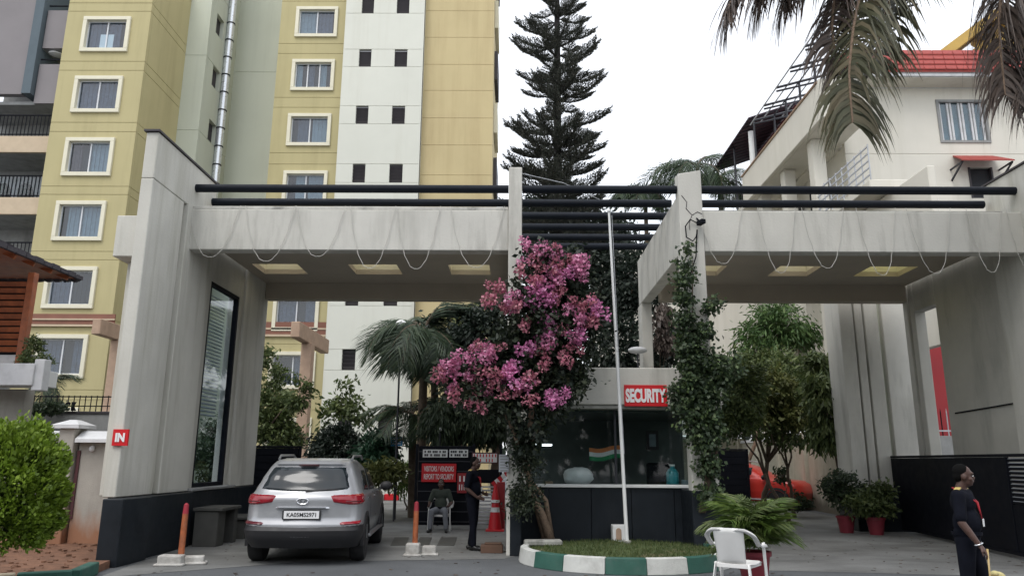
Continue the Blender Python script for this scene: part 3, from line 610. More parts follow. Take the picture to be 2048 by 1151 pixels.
# island
ic, rx, ry = Vector((1.66, 12.2)), 1.60, 1.42
def isl(a, s=1): return (ic.x+s*rx*math.cos(a), ic.y+s*ry*math.sin(a))
N = 64; poly = [isl(2*PI*i/N, .93) for i in range(N)]
poly = [(x, min(y, 13.597)) for x, y in poly]; m = MB(); m.add([(x, y, .17+.05*max(0, 1-((x-ic.x)/rx)**2-((y-ic.y)/ry)**2)) for x, y in poly]+[(ic.x, ic.y, .235)], [(i, (i+1) % N, N) for i in range(N)])
struct(m, 'grass_bed', M_grass)
K = thing('island_kerb', (1.62, 10.8, 0), 'curved kerb painted in green and white blocks around the flagpole island', 'kerb')
def kerbblock(a0, a1, mt, name='kerb_stone'):
    m = MB(); n = 5; vs = []
    for i in range(n+1):
        a = a0+(a1-a0)*i/n
        for s, z in ((1.02, 0), (1.0, .215), (.93, .22), (.93, 0)): x, y = isl(a, s); vs.append((x, y, z))
    fs = [(4*i+j, 4*i+(j+1) % 4, 4*i+4+(j+1) % 4, 4*i+4+j) for i in range(n) for j in range(4)]+[(0, 1, 2, 3), (4*n+3, 4*n+2, 4*n+1, 4*n)]
    m.add(vs, fs); m.build(name, mt, K, bevel=.008)
def angof(px): 
    # angle on the front edge of the ellipse whose projection has this px
    best = min((abs((lambda p: (1024+F*(R3.transposed() @ (Vector((*isl(t), .2))-Vector((0, 0, HC))))[0]/-(R3.transposed() @ (Vector((*isl(t), .2))-Vector((0, 0, HC))))[2]))(0)-px), t) for t in [PI+PI*i/400 for i in range(401)])
    return best[1]
brk = [PI*.86]+[angof(x) for x in (1070, 1128, 1210, 1294, 1374, 1434)]+[PI*2.09, PI*2.2]
for i, (a, b) in enumerate(zip(brk[:-1], brk[1:])): kerbblock(a, b-.004, M_kg if i % 2 else M_kw)
gv, gf = [], []
for i in range(5200):
    a = RNG.uniform(0, 2*PI); r = math.sqrt(RNG.uniform())*.92; x, y = isl(a, r)
    if y > 13.57: continue
    if RNG.uniform() < .35 and math.sin(x*5)*math.cos(y*6) > .2: continue
    z = .17+.05*max(0, 1-((x-ic.x)/rx)**2-((y-ic.y)/ry)**2); h = RNG.uniform(.02, .06); t = RNG.uniform(0, PI); w_ = .006; dx, dy = math.cos(t)*w_, math.sin(t)*w_; n = len(gv)
    gv += [(x-dx, y-dy, z), (x+dx, y+dy, z), (x+RNG.uniform(-.02, .02), y+RNG.uniform(-.02, .02), z+h)]; gf.append((n, n+1, n+2))
me = bpy.data.meshes.new('grass'); me.from_pydata(gv, [], gf); tag(link('grass', me, M_blade, None, (0, 0, 0)), 'short worn green grass on the flagpole island', 'grass', kind='stuff')
t = thing('flagpole', (1.80, 12.6, .2), 'thin white flagpole leaning slightly left out of the grass island', 'flagpole')
a = PZ(1254, 1083, .22); b = PY(1218, 425, a.y-.1); m = MB(); m.tube([a, b], [.032, .020], 12); m.build('pole', M_white, t, smooth='auto'); m = MB(); m.ball(b+Vector((0, 0, .03)), .035, 10); m.build('finial', M_white, t, smooth=True); m = MB(); m.lathe([(.07, -.02), (.07, .02), (.04, .03)], a, 14); m.build('collar', M_ledge, t)
m = MB(); m.tube([b+Vector((.05, 0, -.05)), a.lerp(b, .5)+Vector((.03, 0, 0)), a.lerp(b, .25)+Vector((.035, 0, 0))], .005, 4); m.build('halyard', M_slit, t)
q = PZ(1237, 1075, .2); t = thing('marker_block', (q.x, 13.3, .2), 'white box with an arched brown niche behind the flagpole', 'shrine block')
qx = PY(1238, 1060, 13.35).x; bb('block', qx-.12, qx+.12, 13.25, 13.5, .17, .45, M_white, .01, par=t)
m = MB(); m.prism([(qx-.02+.045*math.cos(a), .36+.045*math.sin(a)) for a in [PI*i/8 for i in range(9)]]+[(qx-.065, .22), (qx+.025, .22)], 13.235, 13.249); m.build('niche', M_pink, t)
m = MB(); m.obox((.42, 12.55, .235), (.30, .10, .045), .12); tag(m.build('stone_slab', M_ledge, None, bevel=.02), 'flat pale stone slab lying at the left edge of the grass island', 'slab')

for i in range(1): pass
m = MB()
for i in range(420):
    x = RNG.uniform(-5.2, 8.5); y = RNG.uniform(9.2, 16.5); s = RNG.uniform(.008, .03)
    if (x-1.66)**2/2.9+(y-12.2)**2/2.3 < 1 or (-4.3 < x < -1.9 and y > 10.8): continue
    m.obox((x, y, .006), (s, s*.7, .002), RNG.uniform(0, 3), RNG.uniform(-.3, .3))
tag(m.build('ground_litter', MATS['dry_leaf'], None), 'scattered dry leaves and grit on the road and driveway', 'litter', kind='stuff')
# ------------------------------------------------------------------ gates
def gate_leaf(name, a, b, z0, z1, label, rows, slits=None, marks=None):
    a, b = Vector((*a, 0)), Vector((*b, 0)); L = (b-a).length; rz = math.atan2(b.y-a.y, b.x-a.x); t = thing(name, a, label, 'gate', 'black sheet metal gates')
    u = (b-a).normalized(); nrm = Vector((u.y, -u.x, 0)); 
    if nrm.y > 0: nrm = -nrm
    def ob(nm, s0, s1, za, zb, th, off, mt): m = MB(); c = a+u*(s0+s1)/2+nrm*off; m.obox((c.x, c.y, (za+zb)/2), ((s1-s0)/2, th, (zb-za)/2), rz); return m.build(nm, mt, t, bevel=.004)
    ob('frame', 0, .06, z0, z1, .03, 0, M_gate); ob('frame', L-.06, L, z0, z1, .03, 0, M_gate); ob('frame', .062, L-.062, z1-.05, z1, .03, 0, M_gate); ob('frame', .062, L-.062, z0, z0+.05, .03, 0, M_gate)
    h = (z1-z0-.10)/rows; s_end = L-.065 if not slits else slits[0]*L
    for i in range(rows): ob('board', .065, s_end-.01, z0+.055+i*h, z0+.045+(i+1)*h, .012, 0 if i % 2 else .008, M_gate)
    ob('back_sheet', .065, s_end, z0+.055, z1-.055, .004, -.022, M_gate)
    if slits:
        ob('frame', s_end, s_end+.05, z0+.052, z1-.052, .028, 0, M_gate); ob('board', s_end+.055, L-.065, z0+.055, z0+(z1-z0)*slits[1]-.01, .012, 0, M_gate)
        n = slits[2]; zz0 = z0+(z1-z0)*slits[1]; st = (z1-.06-zz0)/n
        for i in range(n): ob('slat', s_end+.055, L-.065, zz0+i*st, zz0+i*st+st*.62, .01, 0, M_gate); ob('slat_edge', s_end+.06, L-.07, zz0+i*st+st*.62, zz0+i*st+st*.80, .006, .004, M_slit)
    return t
gate_leaf('driveway_gate', (8.72, 18.2), (7.95, 11.4), .06, 1.66, 'open black driveway gate with pale slats, behind the right-hand guard', 12, (.79, .5, 11))
gt = gate_leaf('driveway_gate', (-6.25, 17.45), (-4.95, 17.6), .06, 1.80, 'black driveway gate leaf standing open left of the car', 10)
gate_leaf('driveway_gate', PZ(1503, 1020).xy, PZ(1436, 1020).xy, .05, PY(1470, 897, PZ(1503, 1020).y).z, 'dark gate panel standing behind the booth at its right', 8)
# notice stand: dark screen with boards behind the guard
t = thing('notice_screen', (-1.4, 17.7, 0), 'tall dark metal screen carrying notice boards, behind the seated man', 'screen')
q0, q1 = PY(838, 890, 17.6), PY(1002, 890, 17.6)
bb('panel', q0.x, q1.x-.62, 17.62, 17.66, .08, 1.82, M_gate, par=t)
for i in range(8): bb('rail', q0.x-.01, q1.x-.61, 17.60, 17.618, .14+i*.22, .165+i*.22, M_metal, par=t)
for x in (q0.x-.04, q1.x-.62, q1.x): bb('post', x-.03, x+.03, 17.59, 17.69, 0, 1.86, M_gate, par=t)
bb('panel', q1.x-.58, q1.x-.04, 17.62, 17.66, 1.0, 1.30, M_gate, par=t)
for i in range(11): bb('slat', q1.x-.58, q1.x-.04, 17.60, 17.65, .12+i*.078, .155+i*.078, M_slit, .003, par=t)
def board(px0, py0, px1, py1, Y, lines, bg, fg, label, fr=None):
    a, b = PY(px0, py0, Y), PY(px1, py1, Y); t = thing('notice_board', (a.x, Y, b.z), label, 'notice board', 'notice boards near the seated man')
    bb('board', a.x, b.x, Y-.02, Y, b.z, a.z, fr or bg, .003, par=t)
    if fr: bb('panel', a.x+.025, b.x-.025, Y-.024, Y-.021, b.z+.025, a.z-.025, bg, 0, par=t)
    n = len(lines); H_ = (a.z-b.z)*.86/n
    for i, l in enumerate(lines):
        text('lettering', l, ((a.x+b.x)/2, Y-.027, a.z-(a.z-b.z)*.07-H_*(i+.5)), H_*.66, fg, t, width=(b.x-a.x)*(.86 if len(l) > 6 else .6), depth=.002, bold=.01)
board(846, 898, 895, 914, 17.58, ['- -- --- - --', '-- - --- --'], M_white, M_louv, 'white notice board with two dark lines, left one above the red board')
board(899, 898, 936, 914, 17.58, ['--- -- -', '- --- --'], M_white, M_metal, 'plain white notice board, right one above the red board')
board(844, 926, 912, 963, 17.57, ['VISITORS / VENDORS', 'REPORT TO SECURITY'], M_red, M_text, 'red notice board with two white lines above the seated man')
board(944, 904, 996, 926, 17.56, ['||||||||', '|| |||'], M_white, M_red, 'white notice board with a maroon border behind the standing guard', M_maroon)
board(915, 945, 933, 985, 17.5, ['||', '|||'], M_redwall, M_text, 'narrow red placard between the seated man and the guard')
a, b = PY(998, 908, 12.7), PY(1015, 943, 12.7); t = thing('paper_notice', (a.x, 12.7, b.z), 'pale grey paper notice fixed beside the foot of the middle column', 'notice')
bb('sheet', a.x, b.x+.02, 12.71, 12.725, b.z, a.z, M_slit, .002, par=t); m = MB()
for k in range(6): m.box(a.x+.02, b.x, 12.706, 12.708, a.z-.04-k*.045, a.z-.025-k*.045)
m.build('print', M_gwall, t)
# ------------------------------------------------------------------ left neighbours
W = thing('compound_wall', (-7.6, 13.2, 0), 'weathered cream compound wall with white capped pillar and rust red stains', 'wall')
def wb(name, x0, x1, y0, y1, z0, z1, mt=M_wallc, bev=.012): return bb(name, x0, x1, y0, y1, z0, z1, mt, bev, par=W)
wt = 1.76
wb('wall_section', -12.5, -7.93, 13.25, 13.45, 0, wt); wb('wall_section', -7.60, -5.9, 13.25, 13.45, 0, wt)
wb('pillar', -7.90, -7.63, 13.12, 13.5, 0, 2.0); 
for x0, x1, z in ((-8.0, -7.53, 2.0), ): m = MB(); m.add([(x0, 13.04, z), (x1, 13.04, z), (x1, 13.6, z), (x0, 13.6, z), (x0, 13.04, z+.06), (x1, 13.04, z+.06), (x1, 13.6, z+.06), (x0, 13.6, z+.06), (x0+.18, 13.25, z+.15), (x1-.18, 13.25, z+.15), (x1-.18, 13.4, z+.15), (x0+.18, 13.4, z+.15)],
    [(3, 2, 1, 0), (0, 1, 5, 4), (1, 2, 6, 5), (2, 3, 7, 6), (3, 0, 4, 7), (4, 5, 9, 8), (5, 6, 10, 9), (6, 7, 11, 10), (7, 4, 8, 11), (8, 9, 10, 11)]); m.build('pillar_cap', M_cap, W)
for x0, x1 in ((-12.5, -7.94), (-7.59, -6.1)):
    m = MB(); m.prism([(13.08, wt+.002), (13.08, wt+.06), (13.3, wt+.2), (13.4, wt+.2), (13.58, wt+.06), (13.58, wt+.002)], x0, x1, 'x'); m.build('coping', M_cap, W)
for x in (-8.02, -7.57): wb('strip', x-.03, x+.02, 13.22, 13.246, .5, wt-.13, M_maroon, 0)
for x in (-9.7, -9.2, -8.75, -8.4, -8.1, -7.35, -6.95): 
    m = MB(); m.ball((x, 13.22, wt-.1), (.05, .05, .06), 8); m.build('dentil', M_cap, W, smooth=True)
wb('plinth', -12.5, -8.05, 13.0, 13.245, 0, .55, M_wallc)
# small upper house with gazebo roof
H1 = thing('garden_house', (-10.2, 15.5, 0), 'small house with dark shingled roof and red timber louvres at the left edge', 'house')
def hb(name, x0, x1, y0, y1, z0, z1, mt=M_conc, bev=.01): return bb(name, x0, x1, y0, y1, z0, z1, mt, bev, par=H1)
hb('wall', -15, -9.95, 15.2, 15.5, 0, 2.85, M_wallc); hb('terrace_slab', -15, -9.40, 14.45, 15.3, 2.88, 3.2, M_white); hb('terrace_kerb', -15, -9.30, 14.35, 14.44, 2.85, 3.27, M_cap); 
hb('end_block', -9.34, -9.14, 14.4, 14.62, 2.76, 3.36, M_cap); hb('terrace_floor', -15, -9.6, 14.6, 15.3, 3.204, 3.3, M_peach)
hb('wall', -15, -9.62, 15.0, 15.2, 3.31, 3.52, M_cap)
pc = PY(44, 690, 14.9).x
hb('timber_post', pc-.07, pc+.07, 14.85, 15.0, 3.3, 5.2, M_wood); hb('timber_post', pc-1.6, pc-1.46, 14.85, 15, 3.3, 5.2, M_wood)
for i in range(11): m = MB(); m.obox((pc-.76, 14.93, 3.62+i*.135), (.69, .012, .05), 0, .5); m.build('louvre_blade', M_wood, H1)
hb('screen_back', pc-1.5, pc-.07, 15.1, 15.14, 3.4, 5.1, M_dark)
# hipped roof: right corner points to the gateway; eave corner near (155,560)
e = PY(157, 558, 16.4); ez = e.z; apx = Vector((e.x-3.1, 14.0, ez+1.5))
c1, c2, c3, c4 = Vector((e.x, 11.6, ez)), Vector((e.x, 16.4, ez)), Vector((e.x-6.2, 16.4, ez)), Vector((e.x-6.2, 11.6, ez))
m = MB(); m.add([c1, c2, c3, c4, apx], [(3, 2, 1, 0), (0, 1, 4), (1, 2, 4), (2, 3, 4), (3, 0, 4)]); 
m.build('roof_deck', M_wood, H1)
def shingles(p, q, ap, rows, cols, par, mt, off=.02, name='shingle', lim=300):
    cnt = 0; nrm = (q-p).cross(ap-p).normalized(); nrm = nrm if nrm.z > 0 else -nrm; rest = MB()
    for r in range(rows):
        t0, t1 = r/rows, (r+1.15)/rows; t1 = min(t1, 1); a0, b0 = p.lerp(ap, t0), q.lerp(ap, t0); a1, b1 = p.lerp(ap, t1), q.lerp(ap, t1); w0 = (b0-a0).length; nc = max(1, int(cols*(1-t0)))
        for c in range(nc):
            u0, u1 = (c+.03)/nc, (c+.97)/nc; o = nrm*(off+.012*((c*7+r*3) % 5)/5); tk = nrm*.025
            v = [a0.lerp(b0, u0)+o+tk, a0.lerp(b0, u1)+o+tk, a1.lerp(b1, u1)+o, a1.lerp(b1, u0)+o]; v2 = [x-tk for x in v]
            m = MB() if cnt < lim else rest; m.add(v+v2, [(0, 1, 2, 3), (7, 6, 5, 4), (0, 4, 5, 1), (1, 5, 6, 2), (2, 6, 7, 3), (3, 7, 4, 0)])
            if cnt < lim: m.build(name, mt, par)
            cnt += 1
    if rest.v: tag(rest.build(name, mt, par), kind='stuff')
shingles(c4, c1, apx, 14, 26, H1, M_shing, lim=200); shingles(c1, c2, apx, 12, 14, H1, M_shing, lim=60)
for i in range(12): x = e.x-.08-i*.2; m = MB(); m.tube([(x, 16.36, ez+.0), (x, 16.5, ez+.04)], .085, 8); m.build('eave_tile', M_shing, H1)
for i in range(17): y = 11.7+i*.29; m = MB(); m.box(e.x-.02, e.x+.06, y-.13, y+.13, ez-.01, ez+.075+.02*(i % 2)); m.build('eave_tile', M_shing, H1)
for i in range(8): y = 11.9+i*.6; m = MB(); m.bar((e.x-.05, y, ez-.06), (e.x-3.0, y*.3+14*.7, ez+1.25), .06, .09); m.build('rafter', M_wood, H1)
# grey wall, fence, block letters
gy = 19.0; m = MB(); a, b = PY(25, 826, gy), PY(205, 868, gy); t = thing('retaining_wall', (a.x, gy, 0), 'grey rendered retaining wall behind the compound wall', 'wall')
bb('wall', a.x-2, b.x+1.2, gy, gy+.2, 0, a.z, M_gwall, par=t); bb('coping', a.x-2, b.x+1.2, gy-.03, gy+.23, a.z+.002, a.z+.06, M_louv, par=t)
zt0 = a.z+.06; t = thing('railing_fence', (a.x, gy, a.z), 'thin black rail fence on top of the grey wall', 'fence'); zf = PY(150, 792, gy).z
m = MB(); m.bar((a.x, gy+.1, zf), (b.x+1, gy+.1, zf), .03); m.build('rail', M_gate, t); m = MB(); m.bar((a.x, gy+.1, (zf+zt0)/2-.05), (b.x+1, gy+.1, (zf+zt0)/2-.05), .025); m.build('rail', M_gate, t)
for i in range(24): x = a.x+(b.x+1-a.x)*i/23; m = MB(); m.bar((x, gy+.1, zt0), (x, gy+.1, zf+.03), .018); m.build('baluster', M_gate, t)
t = thing('block_letters', (a.x+1, gy-.1, zt0), 'black standing letters A BLOCK on top of the grey wall', 'lettering'); 
for ch, px in (('A', 85), ('B', 102), ('L', 113), ('O', 124), ('C', 135), ('K', 148)):
    q = PY(px, 811, gy-.05); text('letter', ch, (q.x, gy-.05, zt0+.12), .22, M_gate, t, width=.11, depth=.03, bold=.04)
# ------------------------------------------------------------------ right side: boundary wall, house
W = thing('boundary_wall', (9.6, 26, 0), 'stained cream boundary wall with pilasters along the right-hand driveway', 'wall')
A, Bv = Vector((9.45, 20.0, 0)), Vector((9.95, 34, 0)); d = (Bv-A).normalized(); rz = math.atan2(d.y, d.x)
for i in range(5):
    p, q = A+d*2.8*i, A+d*(2.8*i+2.5); c = (p+q)/2; m = MB(); m.obox((c.x, c.y, 1.15), (1.25, .09, 1.15), rz); m.build('wall_section', M_wallr, W)
    c = A+d*(2.8*i+2.65); m = MB(); m.obox((c.x-.05, c.y, 1.24), (.15, .17, 1.24), rz); m.build('pilaster', M_wallr, W, bevel=.02)
    m = MB(); m.obox(((p+q)/2+Vector((0, 0, 2.35))), (1.25, .14, .05), rz); m.build('coping', M_cap, W)
    m = MB(); c = (p+q)/2; m.obox((c.x-.0, c.y, 2.75), (1.25, .02, .02), rz); m.obox((c.x, c.y, 3.05), (1.25, .02, .02), rz)
    for k in range(9): s_ = p+d*(.15+k*.28); m.bar((s_.x, s_.y, 2.4), (s_.x, s_.y, 3.1), .02)
    m.build('railing', M_louv, W)
# rear closing wall
t = thing('rear_wall', (7.5, 34.5, 0), 'pale wall closing the driveway behind the booth', 'wall'); bb('wall', 5.2, 9.9, 34.4, 34.6, 0, 2.5, M_wallr, par=t); bb('coping', 5.2, 9.9, 34.35, 34.65, 2.503, 2.6, M_cap, par=t)
t = thing('wall_emblem', (9.4, 22, 1.4), 'dark scrollwork emblem on the pale boundary wall left of the pots', 'emblem')
q = PX(1650, 965, 9.35); m = MB()
for r_, oy in ((.16, 0), (.09, .02)): m.tube([(9.36, q.y+oy+r_*1.4*math.cos(2*PI*i/16), q.z+r_*math.sin(2*PI*i/16)) for i in range(17)], .018, 5)
for k in range(4): m.tube([(9.36, q.y-.2-k*.12, q.z-.05+k*.05), (9.36, q.y-.55-k*.1, q.z+.02+k*.07)], .014, 5)
m.build('scrollwork', M_gate, t)

HS = thing('villa', (12, 25, 0), 'cream villa with red tiled roof edge and terrace at the right', 'house')
def vb(name, x0, x1, y0, y1, z0, z1, mt=M_house, bev=.02, par=HS): return bb(name, x0, x1, y0, y1, z0, z1, mt, bev, par=par)
a, b = PY(1870, 200, 25), PY(1982, 286, 25); c, d_ = PY(1935, 335, 25), PY(1990, 380, 25); zr = PY(1880, 176, 25).z
wv = [(a.x, b.x, b.z, a.z), (c.x, d_.x, d_.z-.3, c.z)]
facade(HS, mapX(25), 11.63, 22.5, [6.2, 9.4, 12.2, zr], wv, M_house, gap=.02)
vb('wall', 11.63, 22.5, 25.0, 25.4, 0, 6.19, M_redwall)
facade(HS, mapY(11.63, -1), 25.22, 38, [2.9, 6.2, 9.4, 12.5], [], M_house, gap=.02)
W_ = MB(); f = .09
for q in ((a.x, b.x, a.z-f, a.z), (a.x, b.x, b.z, b.z+f), (a.x, a.x+f, b.z+f, a.z-f), (b.x-f, b.x, b.z+f, a.z-f)): W_.box(q[0], q[1], 24.96, 25.19, q[2], q[3])
W_ = W_.build('window', M_gwall, HS)
for i in range(4):
    p0 = a.x+f+(b.x-a.x-2*f)*i/4; p1 = a.x+f+(b.x-a.x-2*f)*(i+1)/4
    vb('sash', p0+.02, p0+.09, 25.05, 25.1, b.z+f, a.z-f, M_cap, 0, W_); vb('sash', p1-.09, p1-.02, 25.05, 25.1, b.z+f, a.z-f, M_cap, 0, W_); vb('pane', p0+.09, p1-.09, 25.07, 25.078, b.z+f, a.z-f, M_glass, 0, W_)
    vb('curtain', p0+.09, p1-.09, 25.12, 25.14, b.z+f, a.z-f, mat('blue_curtain%d' % i, (.16, .24, .26), .8, var=.2) if i == 0 else MATS['blue_curtain0'], 0, W_)
W2 = vb('window', c.x+.02, d_.x-.02, 25.08, 25.19, d_.z-.28, c.z-.02, M_dark); vb('frame', c.x, c.x+.06, 24.97, 25.12, d_.z-.3, c.z, M_louv, 0, W2); vb('frame', d_.x-.06, d_.x, 24.97, 25.12, d_.z-.3, c.z, M_louv, 0, W2)
# eave, red tiles
vb('eave', 11.2, 22.8, 24.2, 25.0, zr+.03, zr+.24, M_cap); vb('eave_soffit', 11.25, 22.8, 24.25, 25, zr-.0, zr+.028, M_house)
p, q, r_, s_ = Vector((11.2, 24.15, zr+.25)), Vector((22.8, 24.15, zr+.25)), Vector((22.8, 25.0, zr+1.5)), Vector((11.9, 25.0, zr+1.5))
m = MB(); v = [p, q, r_, s_]; m.add(v+[x-Vector((0, 0, .08)) for x in v], [(0, 1, 2, 3), (7, 6, 5, 4), (0, 4, 5, 1), (1, 5, 6, 2), (2, 6, 7, 3), (3, 7, 4, 0)]); m.build('roof_deck', M_tile, HS); vb('roof_slab', 11.2, 22.6, 24.98, 38, zr-.02, zr+.16, M_cap)
for i in range(4):
    t0, t1 = i/4, (i+1.1)/4
    for k in range(30):
        u0, u1 = k/30+.001, (k+1)/30-.001; o = Vector((0, -.03, .05)); z_ = Vector((0, 0, -.05))
        v = [p.lerp(q, u0).lerp(s_.lerp(r_, u0), t0)+o, p.lerp(q, u1).lerp(s_.lerp(r_, u1), t0)+o, p.lerp(q, u1).lerp(s_.lerp(r_, u1), t1), p.lerp(q, u0).lerp(s_.lerp(r_, u0), t1)]
        m = MB(); m.add(v+[x+z_ for x in v], [(0, 1, 2, 3), (7, 6, 5, 4), (0, 4, 5, 1), (1, 5, 6, 2), (2, 6, 7, 3), (3, 7, 4, 0)]); m.build('roof_tile', M_tile, HS)
# orange gable behind
m = MB(); g1, g2 = PY(1840, 118, 27), PY(1950, 20, 27); g1.x += .4; m.prism([(g1.x, g1.z), (g1.x+2.9, g1.z+2.2), (g1.x+2.9, g1.z+1.8), (g1.x+.6, g1.z)], 26.6, 29); m.prism([(g1.x+3.0, g1.z+2.2), (g1.x+6, g1.z), (g1.x+5.4, g1.z), (g1.x+3.0, g1.z+1.8)], 26.6, 29); m.build('gable_verge', M_orange, HS)
m = MB(); m.prism([(g1.x+.9, g1.z-.3), (g1.x+3, g1.z+1.5), (g1.x+5.1, g1.z-.3)], 27.2, 28.9); m.build('gable_wall', M_orange, HS)
# awning
m = MB(); a, b = PY(1922, 306, 24.2), PY(2010, 306, 24.2); z_ = a.z
m.add([(a.x, 24.2, z_-.22), (b.x+.3, 24.2, z_-.22), (b.x+.1, 25, z_+.25), (a.x+.2, 25, z_+.25), (a.x, 24.2, z_-.27), (b.x+.3, 24.2, z_-.27), (b.x+.1, 25, z_+.2), (a.x+.2, 25, z_+.2)], [(0, 1, 2, 3), (7, 6, 5, 4), (0, 4, 5, 1), (1, 5, 6, 2), (2, 6, 7, 3), (3, 7, 4, 0)]); AW = m.build('awning', M_tile, HS)
for x in (a.x+.05, b.x+.25): m = MB(); m.bar((x, 24.25, z_-.28), (x, 25, z_-.7), .05); m.bar((x, 24.25, z_-.28), (x, 25, z_-.3), .05); m.build('bracket', M_metal, AW)
# terrace slab with parapet overhanging to X=10
vb('parapet', 9.98, 10.14, 23.0, 31.6, 12.56, 13.85); vb('parapet', 9.98, 11.5, 22.85, 22.998, 12.56, 13.95); vb('parapet_cap', 9.93, 10.2, 23.0, 31.6, 13.853, 13.93, M_pink); vb('terrace_slab', 10.145, 11.62, 23.0, 36, 12.58, 12.85)
vb('terrace_slab', 11.2, 22.5, 25.5, 38, 12.5, 12.7); 
for y in (24.6, 27.4, 30.2): vb('column', 10.3, 10.75, y, y+.45, 4.0, 12.57, M_house)
vb('balcony_slab', 10.3, 11.6, 20.8, 25, 9.35, 9.6); vb('balcony_slab', 10.3, 11.6, 25.5, 36, 9.1, 9.4)
for k in range(5): m = MB(); m.bar((10.35, 20.8, 9.75+k*.22), (10.35, 25, 9.75+k*.22), .04); m.build('rail', M_slit, HS)
for k in range(10): m = MB(); m.bar((10.35, 20.8+k*.46, 9.6), (10.35, 20.8+k*.46, 10.7), .03); m.build('baluster', M_slit, HS)
vb('balcony_wall', 11.0, 11.2, 19.0, 24.9, 4.5, 9.3, M_house); 
q = PX(1572, 362, 10.9); m = MB(); m.obox((10.95, q.y, q.z), (.18, .45, .35)); AC = m.build('air_conditioner', M_slit, HS, bevel=.02); m = MB(); m.lathe([(.0, 0), (.26, 0), (.26, .02)], (0, 0, 0), 16)
m2 = MB(); m2.v = [(10.76-z, q.y+x, q.z+y) for x, y, z in m.v]; m2.f = m.f; m2.m = m.m; m2.build('fan_grille', M_gate, AC)
for yy in (26.5, 29): vb('window', 11.36, 11.42, yy, yy+1.3, 9.8, 11.8, M_dark)
for yy, z_ in ((23.3, 6.6), (21.0, 6.6)): W_ = vb('window', 10.94, 10.99, yy, yy+1.2, z_, z_+1.8, M_dark); vb('frame', 10.90, 10.938, yy+.56, yy+.64, z_, z_+1.8, M_slit, 0, W_)
# steel terrace frame and canopy
T = thing('terrace_frame', (10, 25, 13.9), 'dark steel pipe frame standing over the villa terrace', 'frame')
for x, z in ((10.0, 15.65), (10.45, 15.78), (10.9, 15.9), (11.4, 16.05), (11.9, 16.2), (12.5, 16.35), (13.0, 16.5)): m = MB(); m.tube([(x, 17.0, z), (x, 30, z)], .03, 6); m.build('rail', M_slit if x in (10.0, 10.45, 11.4) else M_metal, T)
for y in (17.6, 19.2, 20.7, 22.2, 23.7, 25.2, 26.7, 28.2, 29.6):
    m = MB(); m.tube([(10.0, y, 15.65), (13.2, y, 16.55)], .05, 6); m.build('cross_rail', M_metal, T); m = MB(); m.tube([(10.0, y, 15.5), (13.2, y, 16.3)], .04, 6); m.build('cross_rail', M_metal, T)
    m = MB(); m.tube([(10.9, y, 13.0 if y > 23 else 15), (10.9, y, 15.9)], .05, 6); m.build('post', M_metal, T)
T = thing('canopy', (10, 31, 15.9), 'dark purple sheet canopy on posts at the rear of the villa terrace', 'canopy')
m = MB(); m.add([(9.9, 29.9, 15.95), (12.6, 29.9, 16.9), (12.6, 36.2, 16.9), (9.9, 36.2, 15.95)]+[(9.9, 29.9, 15.90), (12.6, 29.9, 16.85), (12.6, 36.2, 16.85), (9.9, 36.2, 15.90)], [(0, 1, 2, 3), (7, 6, 5, 4), (0, 4, 5, 1), (1, 5, 6, 2), (2, 6, 7, 3), (3, 7, 4, 0)]); m.build('sheet', M_purple, T)
for k in range(14): m = MB(); y = 30+k*.46; m.bar((9.9, y, 15.89), (12.6, y, 16.84), .05, .05); m.build('rafter', M_metal, T)
m = MB(); m.add([(12.0, 29.95, 13.9), (12.0, 36.2, 13.9), (12.0, 36.2, 16.6), (12.0, 29.95, 16.6)], [(0, 1, 2, 3)]); m.build('back_screen', M_redwall, T)
for y in (30.0, 33, 36): m = MB(); m.tube([(10.15, y, 12.8), (10.15, y, 15.95)], .05, 8); m.build('post', M_metal, T)
m = MB(); m.tube([(10.2, 30.6, 13.7), (10.2, 30.6, 15.6)], .13, 10); tag(m.build('vent_pipe', M_white, None, smooth='auto'), 'thick white vent pipe standing beside the purple canopy', 'pipe')
# red wall and lower parts seen through the right portal opening
t = thing('spiked_fence', (14, 23, 0), 'spiked railing on a low wall in front of the red villa wall', 'fence')
bb('wall', 11.6, 18, 22.9, 23.1, 0, 2.3, M_gwall, par=t)
for i in range(34): x = 11.7+i*.18; m = MB(); m.tube([(x, 23, 2.3), (x, 23, 3.0), (x, 23, 3.12)], [.018, .018, .002], 5); m.build('baluster', M_slit if i % 3 else M_gate, t)
m = MB(); m.bar((11.6, 23, 2.45), (18, 23, 2.45), .04); m.build('rail', M_slit, t)
m = MB(); m.tube([(12.6, 22.0, 6.6), (13.0, 22.0, 5.4), (13.9, 22, 2.6), (14.1, 22, 1.2)], .06, 6); tag(m.build('cable', M_gate, None), 'thick dark cable hanging diagonally before the red wall', 'cable')
m = MB(); z_ = PX(1890, 825, 9.04).z; m.tube([(9.03, 15.7, z_-.03), (9.03, 14.7, z_), (9.02, 13.8, z_+.03)], .015, 5); tag(m.build('cable', M_gate, None), 'thin dark cable along the inside of the right pylon wall', 'cable')
# small grey annex left of the right portal, seen under it
t = thing('annex', (5.8, 33, 0), 'cream annex with dark tall windows seen under the right portal', 'building')
bb('wall', 3.3, 11.5, 32.6, 33.2, 2.62, 11, M_house, par=t)
for x, z, h in ((7.55, 5.3, 3.2), (8.05, 5.3, 3.2), (5.5, 8.6, 1.8)): bb('window', x, x+.36, 32.55, 32.598, z, z+h, M_dark, 0, par=t)
